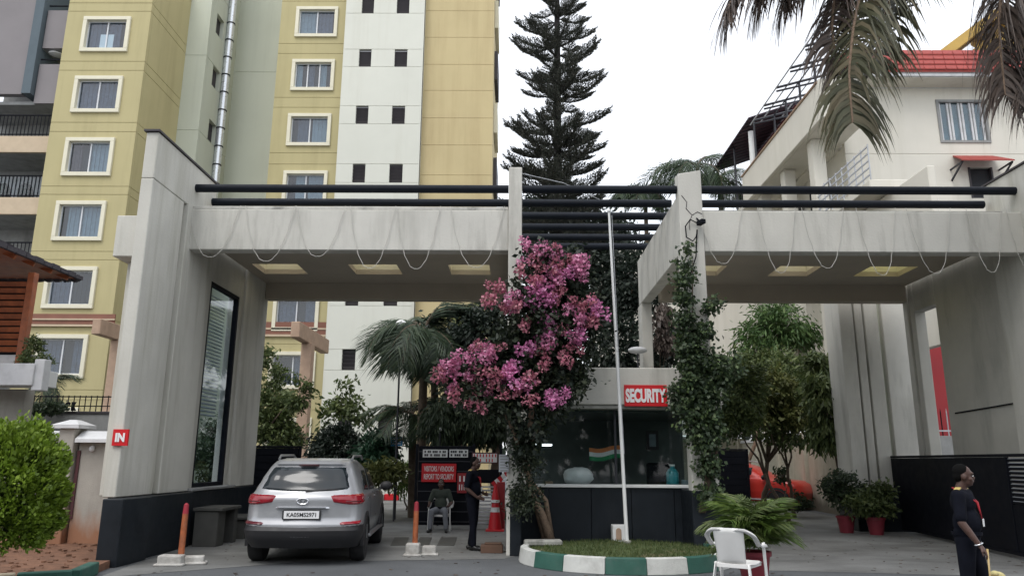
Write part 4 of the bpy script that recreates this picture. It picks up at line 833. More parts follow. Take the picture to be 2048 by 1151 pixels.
# ------------------------------------------------------------------ vegetation
def leaf_mesh(name, C, size, dirs=None, droop=.3, width=.45, jit=.35, rng=RNG):
    n = len(C); C = np.asarray(C, float); s = size*(1+jit*(rng.random(n)*2-1))[:, None]
    D = rng.normal(size=(n, 3)) if dirs is None else np.asarray(dirs)+rng.normal(size=(n, 3))*.55
    D[:, 2] -= droop; D /= np.linalg.norm(D, axis=1)[:, None]+1e-9
    U = np.cross(D, rng.normal(size=(n, 3))); U /= np.linalg.norm(U, axis=1)[:, None]+1e-9
    N = np.cross(D, U); a = C-D*s*.5; b = C+D*s*.5; mid = C+N*s*.10
    V = np.stack([a, mid+U*s*width*.5, b, mid-U*s*width*.5], 1).reshape(-1, 3)
    i = np.arange(n)[:, None]*4; Fc = i+np.array([[0, 1, 2, 3]])
    me = bpy.data.meshes.new(name); me.vertices.add(4*n); me.vertices.foreach_set('co', V.ravel())
    me.loops.add(4*n); me.loops.foreach_set('vertex_index', Fc.ravel()); me.polygons.add(n)
    me.polygons.foreach_set('loop_start', np.arange(n)*4); me.polygons.foreach_set('loop_total', np.full(n, 4)); me.update(calc_edges=True)
    return me
def cloud(blobs, n, clump=.18, nc=None, shell=.75, rng=RNG):
    """points in clumps spread through ellipsoids (c, r)"""
    vol = np.array([np.prod(r)**.7 for c, r in blobs]); vol /= vol.sum(); nc = nc or max(8, n//45); P = []
    D = []
    for (c, r), v in zip(blobs, vol):
        k = max(2, int(nc*v)); q = rng.normal(size=(k, 3)); q /= np.linalg.norm(q, axis=1)[:, None]
        rr_ = (shell+(1-shell)*rng.random(k)**.5)*(1+.12*rng.normal(size=k)); rr_[rng.random(k) < .25] *= .6
        cc = np.array(c)+q*rr_[:, None]*np.array(r); m = int(n*v); idx = rng.integers(0, k, m)
        pts = cc[idx]+rng.normal(size=(m, 3))*clump*np.array([1, 1, .7]); P.append(pts); D.append(q[idx])
    return np.concatenate(P), np.concatenate(D)
def crown(par, blobs, n, size, mt, clump=.18, nc=None, name='crown', shell=.75, droop=.3, width=.45):
    P, D = cloud(blobs, n, clump, nc, shell); me = leaf_mesh(name, P, size, D, droop, width)
    return link(name, me, mt, par, ORG[par.name])if False else link(name, shift(me, ORG[par.name]), mt, par, ORG[par.name])
def shift(me, o):
    co = np.empty(len(me.vertices)*3); me.vertices.foreach_get('co', co); co = co.reshape(-1, 3)-np.array(o); me.vertices.foreach_set('co', co.ravel()); me.update(); return me
def branches(par, base, tips, r0, mt, name='trunk', wob=.06, fork=.45):
    m = MB(); base = Vector(base); cen = sum((Vector(t) for t in tips), Vector())/len(tips); f = base.lerp(cen, fork)
    pts = [base.lerp(f, k/5)+Vector((random.uniform(-wob, wob), random.uniform(-wob, wob), 0))*(k > 0) for k in range(6)]
    m.tube(pts, [r0*(1-.4*k/5) for k in range(6)], 8); f = pts[-1]
    for t in tips:
        t = Vector(t); q = [f.lerp(t, k/4)+Vector((random.uniform(-wob, wob), random.uniform(-wob, wob), random.uniform(-wob, wob)))*(k > 0) for k in range(5)]
        m.tube(q, [r0*.55*(1-.8*k/4) for k in range(5)], 6)
    return m.build(name, mt, par, smooth=True)
def blob(px, py, Y, rpx, rz=None, ry=None):
    c = PY(px, py, Y); s = Y/F*1.02; return (tuple(c), (rpx*s, (ry or rpx*s*.8), (rz or rpx)*s))
def tree(kind, base, blobs, n, size, mt, label, cat='tree', r0=.09, group=None, bark=M_bark, **k):
    t = thing(kind, base, label, cat, group); branches(t, base, [b[0] for b in blobs], r0, bark); crown(t, blobs, n, size, mt, **k); return t
# --- Norfolk pine
T = thing('norfolk_pine', (1.28, 22, 0), 'tall dark Norfolk pine with tiered branches rising behind the gateway gap', 'tree')
a, b = PY(1117, 740, 22), PY(1114, 0, 22); d = (b-a)/(b.z-a.z); topz = b.z+6.5; base = a-d*a.z
m = MB(); m.tube([base+d*z for z in np.linspace(0, topz, 14)], list(np.linspace(.23, .03, 14)), 10); m.build('trunk', M_barkd, T, smooth='auto')
def pine_branch(L, seed):
    r = np.random.default_rng(seed); m = MB(); curve = lambda u: Vector((L*u, 0, -.12*L*math.sin(u*PI*.9)+.26*L*u**2.2)); m.tube([curve(k/6) for k in range(7)], [.028*(1-.8*k/6) for k in range(7)], 4)
    vs, fs = [], []; C, D = [], []
    ns = 19
    for k in range(ns):
        u = .12+.88*k/(ns-1); c = curve(u); ll = L*.33*(1-.35*u)*(.55+.6*math.sin(PI*min(1, u+.12)))+.05
        for s in (-1, 1):
            dr = Vector((.7, s*.6, .50+r.uniform(-.12, .25))).normalized(); q = 10
            for j in range(q):
                p = c+dr*ll*j/q+Vector((0, 0, .1*(j/q)**2)); C += [tuple(p)]*3; D += [tuple(dr)]*3
    C += [tuple(curve(.9)+Vector((j*.02, 0, .012*j))) for j in range(10)]; D += [(1, 0, .6)]*10
    me2 = leaf_mesh('b', np.array(C)+r.normal(size=(len(C), 3))*.012, .08, D, droop=-.15, width=.24, rng=r)
    co = [tuple(v.co) for v in me2.vertices]; n0 = len(m.v); m.mi = 1; m.add(co, [tuple(p.vertices) for p in me2.polygons]); bpy.data.meshes.remove(me2)
    me = bpy.data.meshes.new('branch'); me.from_pydata(m.v, [], m.f); me.polygons.foreach_set('material_index', m.m); me.materials.append(M_barkd); me.materials.append(L_pine); return me
BR = [pine_branch(1.0, s) for s in range(6)]
py_ = [368, 342, 312, 284, 256, 228, 203, 178, 152, 127, 103, 80, 57, 34, 12, -10, -34, -60, -90, -120, -155, -190]; hw = [122, 112, 124, 108, 104, 92, 104, 86, 98, 98, 80, 88, 72, 80, 62, 70, 56, 56, 46, 40, 30, 20]
py_ = [640, 600, 560, 520, 485, 455, 425, 396]+py_; hw = [118, 124, 118, 124, 118, 124, 112, 122]+hw
sel = [0, 1, 2, 3, 4, 5, 6, 7]+list(range(8, len(py_)))
for k, (py0, h_) in enumerate([(py_[i], hw[i]) for i in sel if i < 8 or i % 7 != 6]):
    z = PY(1115, py0, 22).z; L = h_*22.6/F; nb = 8
    for i in range(nb):
        if random.random() < .10: continue
        az = 2*PI*(i+random.uniform(-.12, .12))/nb+k*1.1; o = link('branch', BR[(i+k) % 6], None, T, base+d*(z+random.uniform(-.2, .2)))
        s_ = L*random.uniform(.66, 1.06); o.scale = (s_, s_*.9+.1, s_*.55+.12); o.rotation_euler = (random.uniform(-.1, .1), random.uniform(-.13, .05), az)
# --- palms
def frond_mesh(L, droop, nl, ll, wd, seed, hang=.5, rach=.02, curl=1.0):
    r = np.random.default_rng(seed); m = MB(); pts = []; p = Vector((0, 0, 0)); ang = .0; n = 22
    for k in range(n+1):
        pts.append(p.copy()); u = k/n; a = hang-droop*u**curl; p = p+Vector((math.cos(a), 0, math.sin(a)))*L/n
    m.tube(pts, [rach*(1-.85*k/n)+.003 for k in range(n+1)], 4); m.mi = 1
    for k in range(nl):
        u = .12+.88*k/nl; i = min(n-1, int(u*n)); f = u*n-i; c = pts[i].lerp(pts[i+1], f); t = (pts[i+1]-pts[i]).normalized(); up = Vector((-t.z, 0, t.x))
        l = ll*(.35+1.0*math.sin(PI*min(.98, u*.85+.12))**.7)*r.uniform(.85, 1.1)
        for s in (-1, 1):
            dr = (t*.55+Vector((0, s, 0))*.85+up*r.uniform(-.15, .2)).normalized(); w_ = wd*r.uniform(.8, 1.1); A = c; dn = Vector((0, 0, -1))
            q1 = A+dr*l*.4+dn*l*.06; q2 = A+dr*l*.72+dn*l*(.24+.15*r.random()); q3 = A+dr*l*.88+dn*l*(.50+.22*r.random()); sd = t*w_*.5
            m.add([A-sd*.5, A+sd*.5, q1+sd, q1-sd, q2+sd*.8, q2-sd*.8, q3], [(0, 1, 2, 3), (3, 2, 4, 5), (5, 4, 6)])
    me = bpy.data.meshes.new('frond'); me.from_pydata([tuple(v) for v in m.v], [], m.f); me.polygons.foreach_set('material_index', m.m); return me
def palm(kind, base, top, L, nf, label, lm=L_palm, r0=.14, droop=1.9, ll=.5, wd=.05, nl=34, seed=1, cat='palm', trunk=True, group=None, low=-.5, hi=1.2):
    t = thing(kind, base, label, cat, group); base, top = Vector(base), Vector(top)
    if trunk: m = MB(); q = [base.lerp(top, k/8) for k in range(9)]; m.tube(q, [r0*(1-.3*k/8) for k in range(9)], 10); m.build('trunk', M_bark, t, smooth='auto')
    ms = []
    for k in range(3):
        me = frond_mesh(L*(1-.1*k), droop*(1+.15*k), nl, ll, wd, seed*10+k, hang=0); me.materials.append(M_bark); me.materials.append(lm); ms.append(me)
    for i in range(nf):
        o = link('frond', ms[i % 3], None, t, top); o.rotation_euler = (random.uniform(-.25, .25), -(low+(hi-low)*((i*.618) % 1)), i*2.4+random.uniform(-.2, .2)); s_ = random.uniform(.85, 1.1); o.scale = (s_,)*3
    return t
def at(px, py, Y): return tuple(PY(px, py, Y))
p_ = at(850, 660, 20); palm('palm_tree', (p_[0], 20, 0), p_, 2.35, 24, 'dark feathery palm standing between the tan tower and the pink bougainvillea', seed=2, droop=1.9, ll=.62, wd=.045, low=-.2, hi=1.4, nl=44)
p_ = at(868, 690, 21.5); palm('palm_tree', (p_[0]+.2, 21.5, 0), p_, 1.9, 18, 'second dark palm right behind the first, with its crown lower', seed=3, droop=1.9, ll=.55, low=-.2, hi=1.3, nl=40)
p_ = at(825, 830, 21); palm('palm_tree', (p_[0]+.1, 21, 0), p_, 1.6, 14, 'low dark palm with drooping fronds beside the blue sign', seed=4, droop=1.5, ll=.4, wd=.04, low=-.1, hi=1.3)
for i, (x, y, Y, L) in enumerate(((1395, 322, 34, 3.0), (1290, 372, 36, 2.2), (1440, 350, 37, 3.2))):
    p_ = at(x, y+10, Y); palm('palm_tree', (p_[0], Y, 0), p_, L, 15, ['distant grey-green palm crown rising behind the right gateway column', 'small distant palm crown left of the right gateway column', 'distant palm crown under the purple canopy'][i], seed=6+i, droop=1.5, ll=.8, wd=.07, nl=26, low=-.3)
# --- coconut fronds top right (crown out of the frame above, trunk to the right of it)
p0 = PY(2190, -310, 9.3); t = thing('coconut_palm', (p0.x, 9.3, 0), 'coconut palm whose big ragged fronds hang into the top right corner', 'palm'); m = MB(); q = [Vector((p0.x+.25*math.sin(k*.4), 9.3, p0.z*k/8)) for k in range(9)]; m.tube(q, [.19-.008*k for k in range(9)], 10); m.build('trunk', M_bark2, t, smooth='auto')
def bigfrond(path, Y, ll, nl, w0, seed, lm=L_coco, hangl=.8, spread=1.0):
    r = np.random.default_rng(seed); P = [Vector(p) for p in path]; pts = []
    for i in range(len(P)-1):
        a0 = P[max(i-1, 0)]; a1 = P[i]; a2 = P[i+1]; a3 = P[min(i+2, len(P)-1)]
        for k in range(10):
            u = k/10; pts.append(.5*((2*a1)+(a2-a0)*u+(2*a0-5*a1+4*a2-a3)*u*u+(3*a1-a0-3*a2+a3)*u**3))
    pts.append(P[-1]); n = len(pts)-1; m = MB(); m.tube(pts, [.035*(1-.8*k/n)+.004 for k in range(n+1)], 6); m.mi = 1
    nl = int(nl*2.4)
    for k in range(nl):
        u = .06+.94*(k+r.random()*.5)/nl; u = min(u, .995); i = min(n-1, int(u*n)); c = pts[i].lerp(pts[i+1], u*n-i); tg = (pts[i+1]-pts[i]).normalized(); sd0 = tg.cross(Vector((0, 0, 1))); sd0 = sd0.normalized() if sd0.length > .1 else Vector((1, 0, 0))
        l = 1.35*ll*(.45+.75*math.sin(PI*min(.97, u*.8+.15)))*r.uniform(.75, 1.15)
        for s in (-1, 1):
            dr = (tg*.55+sd0*s*spread+Vector((r.uniform(-.3, .3), r.uniform(-.3, .3), r.uniform(-.1, .15)))).normalized(); sd = tg*w0*.5*r.uniform(.7, 1.2); pp = [c]; v = dr.copy()
            for j in range(5): pp.append(pp[-1]+v*l/5); v = (v+Vector((r.uniform(-.05, .05), 0, -hangl*.52))).normalized()
            wl = [.5, 1, 1, .85, .5, .08]; vs = []
            for p, q in zip(pp, wl): vs += [p-sd*q, p+sd*q]
            m.add(vs, [(2*j, 2*j+1, 2*j+3, 2*j+2) for j in range(5)])
    me, c = m.mesh('frond'); me.materials.append(M_bark2); me.materials.append(lm); link('frond', me, None, t, c)
A = lambda x, y, Y: PY(x, y, Y)
bigfrond([p0, A(1950, -300, 9), A(1760, -210, 8.6), A(1600, -110, 8.4), A(1490, -40, 8.3), A(1450, 35, 8.3)], 0, .62, 66, .05, 1, L_cocod, .7)
bigfrond([p0, A(1960, -280, 9), A(1800, -200, 8.8), A(1660, -110, 8.7), A(1585, -35, 8.7), A(1565, 20, 8.7)], 0, .60, 56, .05, 8, L_cocod, .9)
bigfrond([p0, A(1960, -300, 9), A(1790, -220, 8.6), A(1640, -130, 8.5), A(1545, -50, 8.4), A(1515, 15, 8.4)], 0, .6, 56, .05, 9, L_cocod, .8)
bigfrond([p0, A(1980, -300, 9), A(1800, -180, 8.6), A(1725, -20, 8.4), A(1700, 130, 8.3), A(1705, 245, 8.3)], 0, .80, 90, .06, 2, L_coco, .95)
bigfrond([p0, A(2000, -280, 9.6), A(1850, -150, 9.4), A(1780, 0, 9.3), A(1745, 140, 9.2)], 0, .9, 80, .06, 3, L_coco, .8)
bigfrond([p0, A(2080, -260, 9.0), A(1860, -130, 8.8), A(1700, -60, 8.8), A(1665, 40, 8.7), A(1680, 150, 8.6)], 0, .65, 64, .05, 6, L_cocod, 1.0)
bigfrond([p0, A(2120, -260, 9), A(2040, -120, 8.8), A(2000, 20, 8.7), A(2010, 190, 8.7)], 0, .9, 100, .06, 4, L_cocod, 1.2, .55)
bigfrond([p0, A(2180, -200, 9), A(2100, -60, 8.8), A(2062, 60, 8.7), A(2065, 200, 8.7)], 0, .9, 90, .06, 5, L_cocod, 1.1, .6)
bigfrond([p0, A(2080, -280, 9.2), A(1900, -170, 9.2), A(1830, -90, 9.2), A(1800, -10, 9.2)], 0, .8, 46, .045, 7, L_areca, .6)
# --- dark trees behind the booth and bougainvillea
tree('tree', (2.9, 21.5, 0), [blob(1265, 560, 21, 60, 90), blob(1230, 700, 20.5, 60, 80), blob(1190, 560, 22.5, 70, 90), blob(1330, 690, 21, 40, 60)], 15000, .16, L_darkb, 'dense blackish green tree filling the gap behind the flagpole', r0=.2, clump=.2, nc=260)
tree('tree', (-.4, 20, 0), [blob(960, 660, 20, 60, 55), blob(1000, 760, 19.5, 70, 70), blob(900, 700, 20.5, 50, 60), blob(1060, 700, 20, 70, 70), blob(940, 830, 19.5, 55, 45)], 15000, .15, L_darkb, 'dark broad tree behind the pink bougainvillea, above the notice screen', r0=.18, clump=.2, nc=260, droop=.8)
tree('weeping_tree', (-1.2, 18.9, 0), [blob(890, 850, 18.8, 42, 40), blob(970, 850, 18.8, 45, 35)], 6000, .20, L_dark, 'weeping dark green shrub with hanging foliage right above the red notice board', r0=.1, clump=.12, droop=2.2, width=.22, nc=160)
tree('tree', (.8, 26, 0), [blob(1110, 430, 26, 70, 40), blob(1200, 470, 26, 60, 40), blob(1060, 470, 26, 40, 40)], 6000, .2, L_darkb, 'dark evergreen crown behind the pergola pipes, below the pine', r0=.2, clump=.25)
p_ = at(925, 625, 24); palm('palm_tree', (p_[0], 24, 0), p_, 1.9, 13, 'palm with yellow green fronds high behind the middle column', lm=L_yel, seed=12, droop=2.0, ll=.5)
# --- left side, under the portal
tree('flowering_tree', (-9.2, 23, 0), [blob(545, 790, 22, 42, 60), blob(560, 860, 22, 48, 45), blob(520, 720, 22, 22, 30), blob(600, 790, 21, 22, 30)], 6500, .14, L_mid, 'olive green shrub tree beside the rear pillar of the left portal', r0=.08, clump=.12)
tree('shrub', (-6.3, 22.2, 0), [blob(690, 815, 22, 38, 26), blob(690, 780, 22, 14, 20), blob(655, 840, 22, 18, 18), blob(725, 830, 22, 16, 16)], 900, .17, L_mid, 'thin airy shrub with sparse leaves against the white tower bay', 'shrub', r0=.04, clump=.16, bark=M_bark2, shell=.5)
tree('shrub', (-6.1, 21, 0), [blob(680, 890, 21, 48, 38), blob(640, 910, 21, 25, 25)], 5000, .12, L_darkb, 'round blackish bush behind the roof of the car', 'shrub', r0=.05, clump=.11)
tree('shrub', (-4.9, 20.5, 0), [blob(755, 900, 20.5, 40, 32), blob(735, 930, 20.5, 30, 25)], 3200, .16, L_teal, 'bluish green bush between the car roof and the blue sign', 'shrub', r0=.05, clump=.12)
tree('croton', (-4.4, 19.5, 0), [blob(765, 945, 19.5, 36, 22), blob(720, 960, 19.5, 25, 20)], 1500, .2, L_yel, 'yellow green croton bush low beside the car', 'shrub', r0=.03, clump=.12, width=.3)
tree('croton', (-3.4, 24, 0), [blob(800, 950, 23, 25, 25)], 900, .18, L_areca, 'spiky light green plant at the foot of the blue sign', 'plant', r0=.03, clump=.15, width=.25)
t = tree('shrub', (-11.2, 21, 0), [blob(440, 850, 21, 26, 50), blob(420, 920, 20.5, 30, 40)], 2500, .14, L_dark, 'dark shrubs seen through the tall window of the left pylon', 'shrub', r0=.06, clump=.12)
tree('hedge', (-13, 18.6, 0), [blob(100, 815, 18.6, 26, 9), blob(65, 818, 18.6, 22, 9), blob(70, 650+40, 15, 12, 30), blob(40, 815, 18.5, 20, 9)][:2]+[blob(40, 815, 18.5, 20, 9)], 2500, .09, L_dark, 'low dark hedge growing along the top of the grey wall', 'hedge', r0=.03, clump=.07)
tree('potted_shrub', tuple(PY(65, 735, 14.7)), [blob(66, 690, 14.7, 16, 24), blob(85, 718, 14.6, 15, 10), blob(58, 720, 14.6, 16, 10)], 1700, .06, L_mid, 'green shrub on the terrace edge of the small garden house', 'shrub', r0=.015, clump=.05)
p_ = at(100, 765, 20.8); palm('palm_tree', (p_[0], 20.8, 0), p_, .95, 9, 'small dark palm behind the terrace end block of the garden house', seed=9, r0=.05, droop=1.6, ll=.28, wd=.03, nl=22)
# --- topiary bottom left
T = thing('topiary_bush', (-6.9, 8.6, .1), 'bright green clipped dome bush on a short dark trunk at the lower left', 'bush')
c = PY(4, 990, 8.6); r_ = 98*8.6/F*1.0
m = MB(); m.tube([(c.x-.1, 8.6, .05), (c.x-.06, 8.6, .35), (c.x+.02, 8.6, .7)], [.07, .055, .05], 8); m.tube([(c.x-.05, 8.6, .3), (c.x-.3, 8.5, .7)], [.04, .02], 6); m.build('trunk', M_bark, T, smooth=True)
def dome(n, k0, k1):
    P, D = [], []
    for i in range(n):
        a = RNG.uniform(0, 2*PI); u = RNG.uniform(-.75, 1); w_ = math.sqrt(max(0, 1-u*u)); rr_ = RNG.uniform(k0, k1)
        lump = 1+.05*math.sin(a*7+u*6)+.05*math.sin(a*13-u*9)+.045*math.sin(u*14+a*2)
        wid = .62*w_**.80; P.append((c.x+wid*rr_*lump*math.cos(a), 8.6+wid*rr_*lump*math.sin(a), c.z+(.80 if u > 0 else .72)*u*rr_*lump)); D.append((w_*math.cos(a), w_*math.sin(a), u+.3))
    return np.array(P), np.array(D)
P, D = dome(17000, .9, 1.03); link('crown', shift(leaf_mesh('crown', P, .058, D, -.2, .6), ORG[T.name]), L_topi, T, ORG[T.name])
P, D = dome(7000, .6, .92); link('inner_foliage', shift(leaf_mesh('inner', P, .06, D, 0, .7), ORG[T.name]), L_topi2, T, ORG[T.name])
# --- bougainvillea
T = thing('bougainvillea', (.55, 12.9, .2), 'large bougainvillea covered in pink flowers climbing over the middle column', 'flowering shrub')
yb = 12.35
bl = [(1085, 520, 38), (1140, 535, 42), (1095, 580, 52), (1060, 620, 50), (1150, 610, 52), (1110, 660, 56), (1165, 660, 38), (1050, 690, 50), (1120, 720, 50), (980, 735, 50), (1040, 760, 55), (920, 745, 36), (960, 790, 40), (1090, 790, 46), (1010, 820, 34), (1140, 770, 28), (1058, 850, 30), (1050, 895, 20)]
bs_ = [blob(x, y, yb+.15*math.sin(x), r) for x, y, r in bl]
crown(T, bs_, 17000, .085, L_boug, clump=.11, nc=420, shell=.55, name='foliage', width=.6)
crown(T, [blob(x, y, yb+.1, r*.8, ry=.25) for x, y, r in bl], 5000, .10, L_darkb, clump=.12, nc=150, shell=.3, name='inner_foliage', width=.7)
m = MB(); q = [PZ(1100, 1078, .2)]; yy = q[0].y
pth = [q[0], PY(1085, 1030, yy), PY(1062, 985, yy), PY(1052, 920, yy-.05), PY(1060, 850, yb), PY(1070, 760, yb), PY(1100, 640, yb)]
m.tube(pth, [.085, .07, .06, .055, .05, .045, .02], 8); m.tube([q[0]+Vector((-.08, .05, 0)), PY(1072, 1010, yy+.05), PY(1040, 960, yy), PY(1035, 880, yb), PY(1000, 800, yb), PY(940, 770, yb)], [.06, .05, .045, .04, .03, .01], 7)
m.tube([q[0]+Vector((.03, .03, 0)), PY(1092, 1000, yy), PY(1045, 940, yy), PY(1068, 870, yb), PY(1120, 780, yb)], [.05, .04, .035, .03, .01], 7)
m.build('trunk', M_bark2, T, smooth=True)
crown(T, [blob(1050, y, 12.5, 24, 26) for y in (890, 930, 975, 1010)], 1700, .07, L_boug, clump=.09, nc=90, shell=.4, name='trunk_foliage', width=.5)
def cluster(seed, n=46, r=.13):
    g_ = np.random.default_rng(seed); q = g_.normal(size=(n, 3)); q /= np.linalg.norm(q, axis=1)[:, None]; P = q*(r*(.5+.6*g_.random(n)))[:, None]*np.array([1.2, .9, .8]); return leaf_mesh('flower_cluster', P, .062, q, 0, .85, rng=g_)
CLS = {}
for kk, mt in (('p', L_pink), ('m', L_mag), ('s', L_salm)):
    CLS[kk] = []
    for s_ in range(3): me = cluster(s_+hash(kk) % 7 if False else s_+{'p': 0, 'm': 10, 's': 20}[kk]); me.materials.append(mt); CLS[kk].append(me)
fp = [(1060, 490, 'p'), (1075, 500, 'p'), (1095, 500, 'p'), (1118, 498, 's'), (1055, 520, 'p'), (1052, 545, 's'), (1085, 520, 'p'), (1110, 515, 'p'), (1120, 530, 's'), (1145, 515, 's'), (1165, 520, 'p'), (1172, 535, 'p'), (1155, 535, 'p'), (1160, 550, 'p'), (1115, 530, 's'), (1075, 530, 's'),
      (1105, 540, 'p'), (1090, 555, 'p'), (1115, 555, 'm'), (1135, 548, 'm'), (1125, 560, 'p'), (1060, 555, 's'), (1075, 570, 'p'), (1085, 577, 'm'), (1070, 585, 'm'), (1095, 590, 'm'), (1060, 600, 'm'), (1035, 590, 'p'), (1018, 592, 'p'), (1025, 610, 'p'), (1045, 600, 'p'), (1038, 618, 's'), (1060, 615, 'm'), (1080, 605, 'm'), (1100, 600, 'm'), (1115, 600, 's'), (1120, 585, 's'),
      (1135, 615, 'p'), (1155, 605, 's'), (1175, 605, 's'), (1195, 612, 'm'), (1205, 620, 'm'), (1150, 625, 'p'), (1165, 630, 'p'), (1180, 635, 'p'), (1185, 650, 's'), (1160, 645, 'p'), (1145, 605, 's'), (1100, 635, 'm'), (1058, 645, 's'), (1105, 660, 'm'), (1120, 655, 's'), (1130, 665, 'm'), (1150, 662, 'm'), (1165, 668, 'm'), (1145, 675, 'p'),
      (1110, 680, 'p'), (1090, 685, 'p'), (1065, 690, 'm'), (1050, 698, 'm'), (1100, 700, 's'), (1035, 725, 'm'), (1022, 735, 'm'), (1015, 745, 'm'), (1080, 705, 's'), (1000, 740, 's'), (985, 750, 's'), (950, 690, 's'), (965, 695, 'p'), (975, 705, 'p'), (995, 700, 's'), (940, 715, 'p'), (955, 722, 'p'), (970, 720, 'p'), (925, 720, 'p'), (905, 720, 'p'), (900, 735, 'p'), (890, 745, 'p'), (880, 755, 's'), (915, 735, 'p'), (930, 745, 'p'), (950, 740, 's'),
      (1000, 755, 'm'), (990, 765, 'm'), (1010, 750, 'm'), (1040, 765, 'm'), (1055, 762, 'p'), (1035, 770, 's'), (1065, 755, 's'), (1090, 730, 's'), (1115, 795, 'm'), (1095, 805, 'm'), (1105, 790, 'm'), (1125, 785, 'm'), (1095, 795, 'm'), (905, 785, 's'), (905, 775, 'p'), (975, 770, 'p'), (985, 775, 's'), (960, 822, 's'), (945, 800, 's'), (1015, 785, 's'), (985, 570, 's'), (998, 578, 's'), (1000, 612, 's'), (975, 605, 's'), (1130, 720, 's'), (1150, 700, 's'), (940, 765, 's'), (1065, 800, 's')]
k = 0
for x, y, c_ in fp:
    for j in range(2):
        pp = PY(x+random.uniform(-11, 11), y+random.uniform(-9, 9), yb-.33+random.uniform(-.12, .1)); o = link('flower_cluster', CLS[c_][k % 3], None, T, pp); o.rotation_euler = [random.uniform(0, 6) for _ in range(3)]; s_ = random.uniform(.6, 1.0); o.scale = (s_,)*3; k += 1
# --- ivy on the right column
T = thing('ivy', (3.1, 12.6, 0), 'green ivy vine climbing the right gateway column beside the booth', 'climbing plant')
iv = [(1375, 500, 7), (1368, 530, 10), (1370, 560, 15), (1370, 600, 17), (1368, 640, 19), (1375, 680, 24), (1385, 720, 36), (1400, 760, 48), (1395, 800, 50), (1405, 840, 40), (1415, 880, 26), (1405, 660, 16), (1425, 610, 12), (1440, 745, 40), (1418, 930, 22), (1420, 985, 18)]
bs_ = [blob(x, y, 12.55, r, ry=.22) for x, y, r in iv]; P_iv = [b for b in bs_]
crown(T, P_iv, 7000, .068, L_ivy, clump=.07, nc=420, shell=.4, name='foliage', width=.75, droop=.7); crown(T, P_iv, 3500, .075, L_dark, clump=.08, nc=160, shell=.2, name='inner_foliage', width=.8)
m = MB(); q0 = PZ(1395, 1068, .2); 
for dx in (0, .07, -.06): m.tube([q0+Vector((dx*2-.05, 0, 0)), PY(1405+dx*60, 1020, 12.7), PY(1418+dx*90, 960, 12.62), PY(1425+dx*120, 900, 12.6), PY(1400, 800, 12.6), PY(1385, 650, 12.68), PY(1385, 520, 12.7)], [.035, .03, .03, .028, .02, .014, .008], 6)
m.build('stem', M_bark, T, smooth=True)
# --- right side bushes under the right portal
tree('tree', (8.3, 29, 0), [blob(1560, 650, 27, 62, 40), blob(1520, 690, 27, 38, 40), blob(1600, 670, 27, 36, 30)], 4200, .24, L_lime, 'light feathery green tree top under the right portal roof', r0=.1, clump=.25, bark=M_bark2, droop=1.0, width=.25)
tree('tree', (7.3, 23, 0), [blob(1560, 800, 21, 70, 70), blob(1500, 790, 21, 50, 60), blob(1610, 780, 22, 55, 60), blob(1540, 740, 22, 55, 45), blob(1590, 860, 21, 60, 35), blob(1460, 770, 20, 40, 60)], 17000, .14, L_mid, 'big mixed green bushy tree right of the ivy column', r0=.09, clump=.15, nc=300)
tree('tree', (7.8, 22, 0), [blob(1545, 770, 20.2, 40, 34), blob(1590, 830, 20.2, 34, 28), blob(1520, 830, 20.2, 26, 24)], 3600, .13, L_yel, 'yellowish green young tree in front of the big bushy tree', r0=.06, clump=.11)
tree('tree', (6.6, 19, 0), [blob(1480, 780, 17.5, 50, 60), blob(1470, 840, 17.5, 40, 35)], 5000, .12, L_mid, 'dark green bush directly behind the ivy column', r0=.06, clump=.13)
tree('weeping_tree', (8.6, 20.5, 0), [blob(1650, 800, 19, 32, 60), blob(1655, 870, 19, 34, 32), blob(1640, 740, 20, 30, 30)], 3800, .2, L_mid, 'dark drooping foliage beside the pale fins of the right portal', r0=.07, clump=.12, droop=1.6, width=.3)
tree('shrub', (8.2, 24, 0), [blob(1565, 950, 24, 12, 12), blob(1600, 1000, 22, 14, 24)], 700, .12, L_dark, 'thin scrubby plant by the boundary wall behind the red car', 'shrub', r0=.04, clump=.1)
# dried branch hanging
t = tree('shrub', (3.6, 20, 0), [blob(1322, 640, 19, 14, 30), blob(1330, 690, 19, 16, 14)], 900, .15, L_cocod, 'dry brown hanging foliage left of the ivy column, under the link beam', 'shrub', r0=.03, clump=.1, droop=2)
m = MB()
# street trees across the road behind the camera, seen in the glass
P, D = cloud([((-26+i*6.5, -15+2*math.sin(i*2), 5+1.0*math.sin(i*1.3)), (4.0, 3, 4.6)) for i in range(9)], 14000, .6, 900, shell=.4); o = link('street_trees', leaf_mesh('belt', P, 1.1, D, .2, .6), L_dark, None, (0, 0, 0)); tag(o, 'row of dark street trees on the other side of the road', 'tree row', kind='stuff')
# distant tree line closing the horizon
bls = []
for i in range(26):
    x = -60+i*5; bls.append(((x, 62+4*math.sin(i*2.1), 3.6+1.0*math.sin(i*1.7)), (4.2, 3, 3.6+1.2*math.sin(i*.9))))
P, D = cloud(bls, 16000, .7, 700); o = link('tree_belt', leaf_mesh('belt', P, .6, D, .2, .6), L_darkb, None, (0, 0, 0)); tag(o, 'distant belt of dark trees behind the site', 'tree belt', kind='stuff')
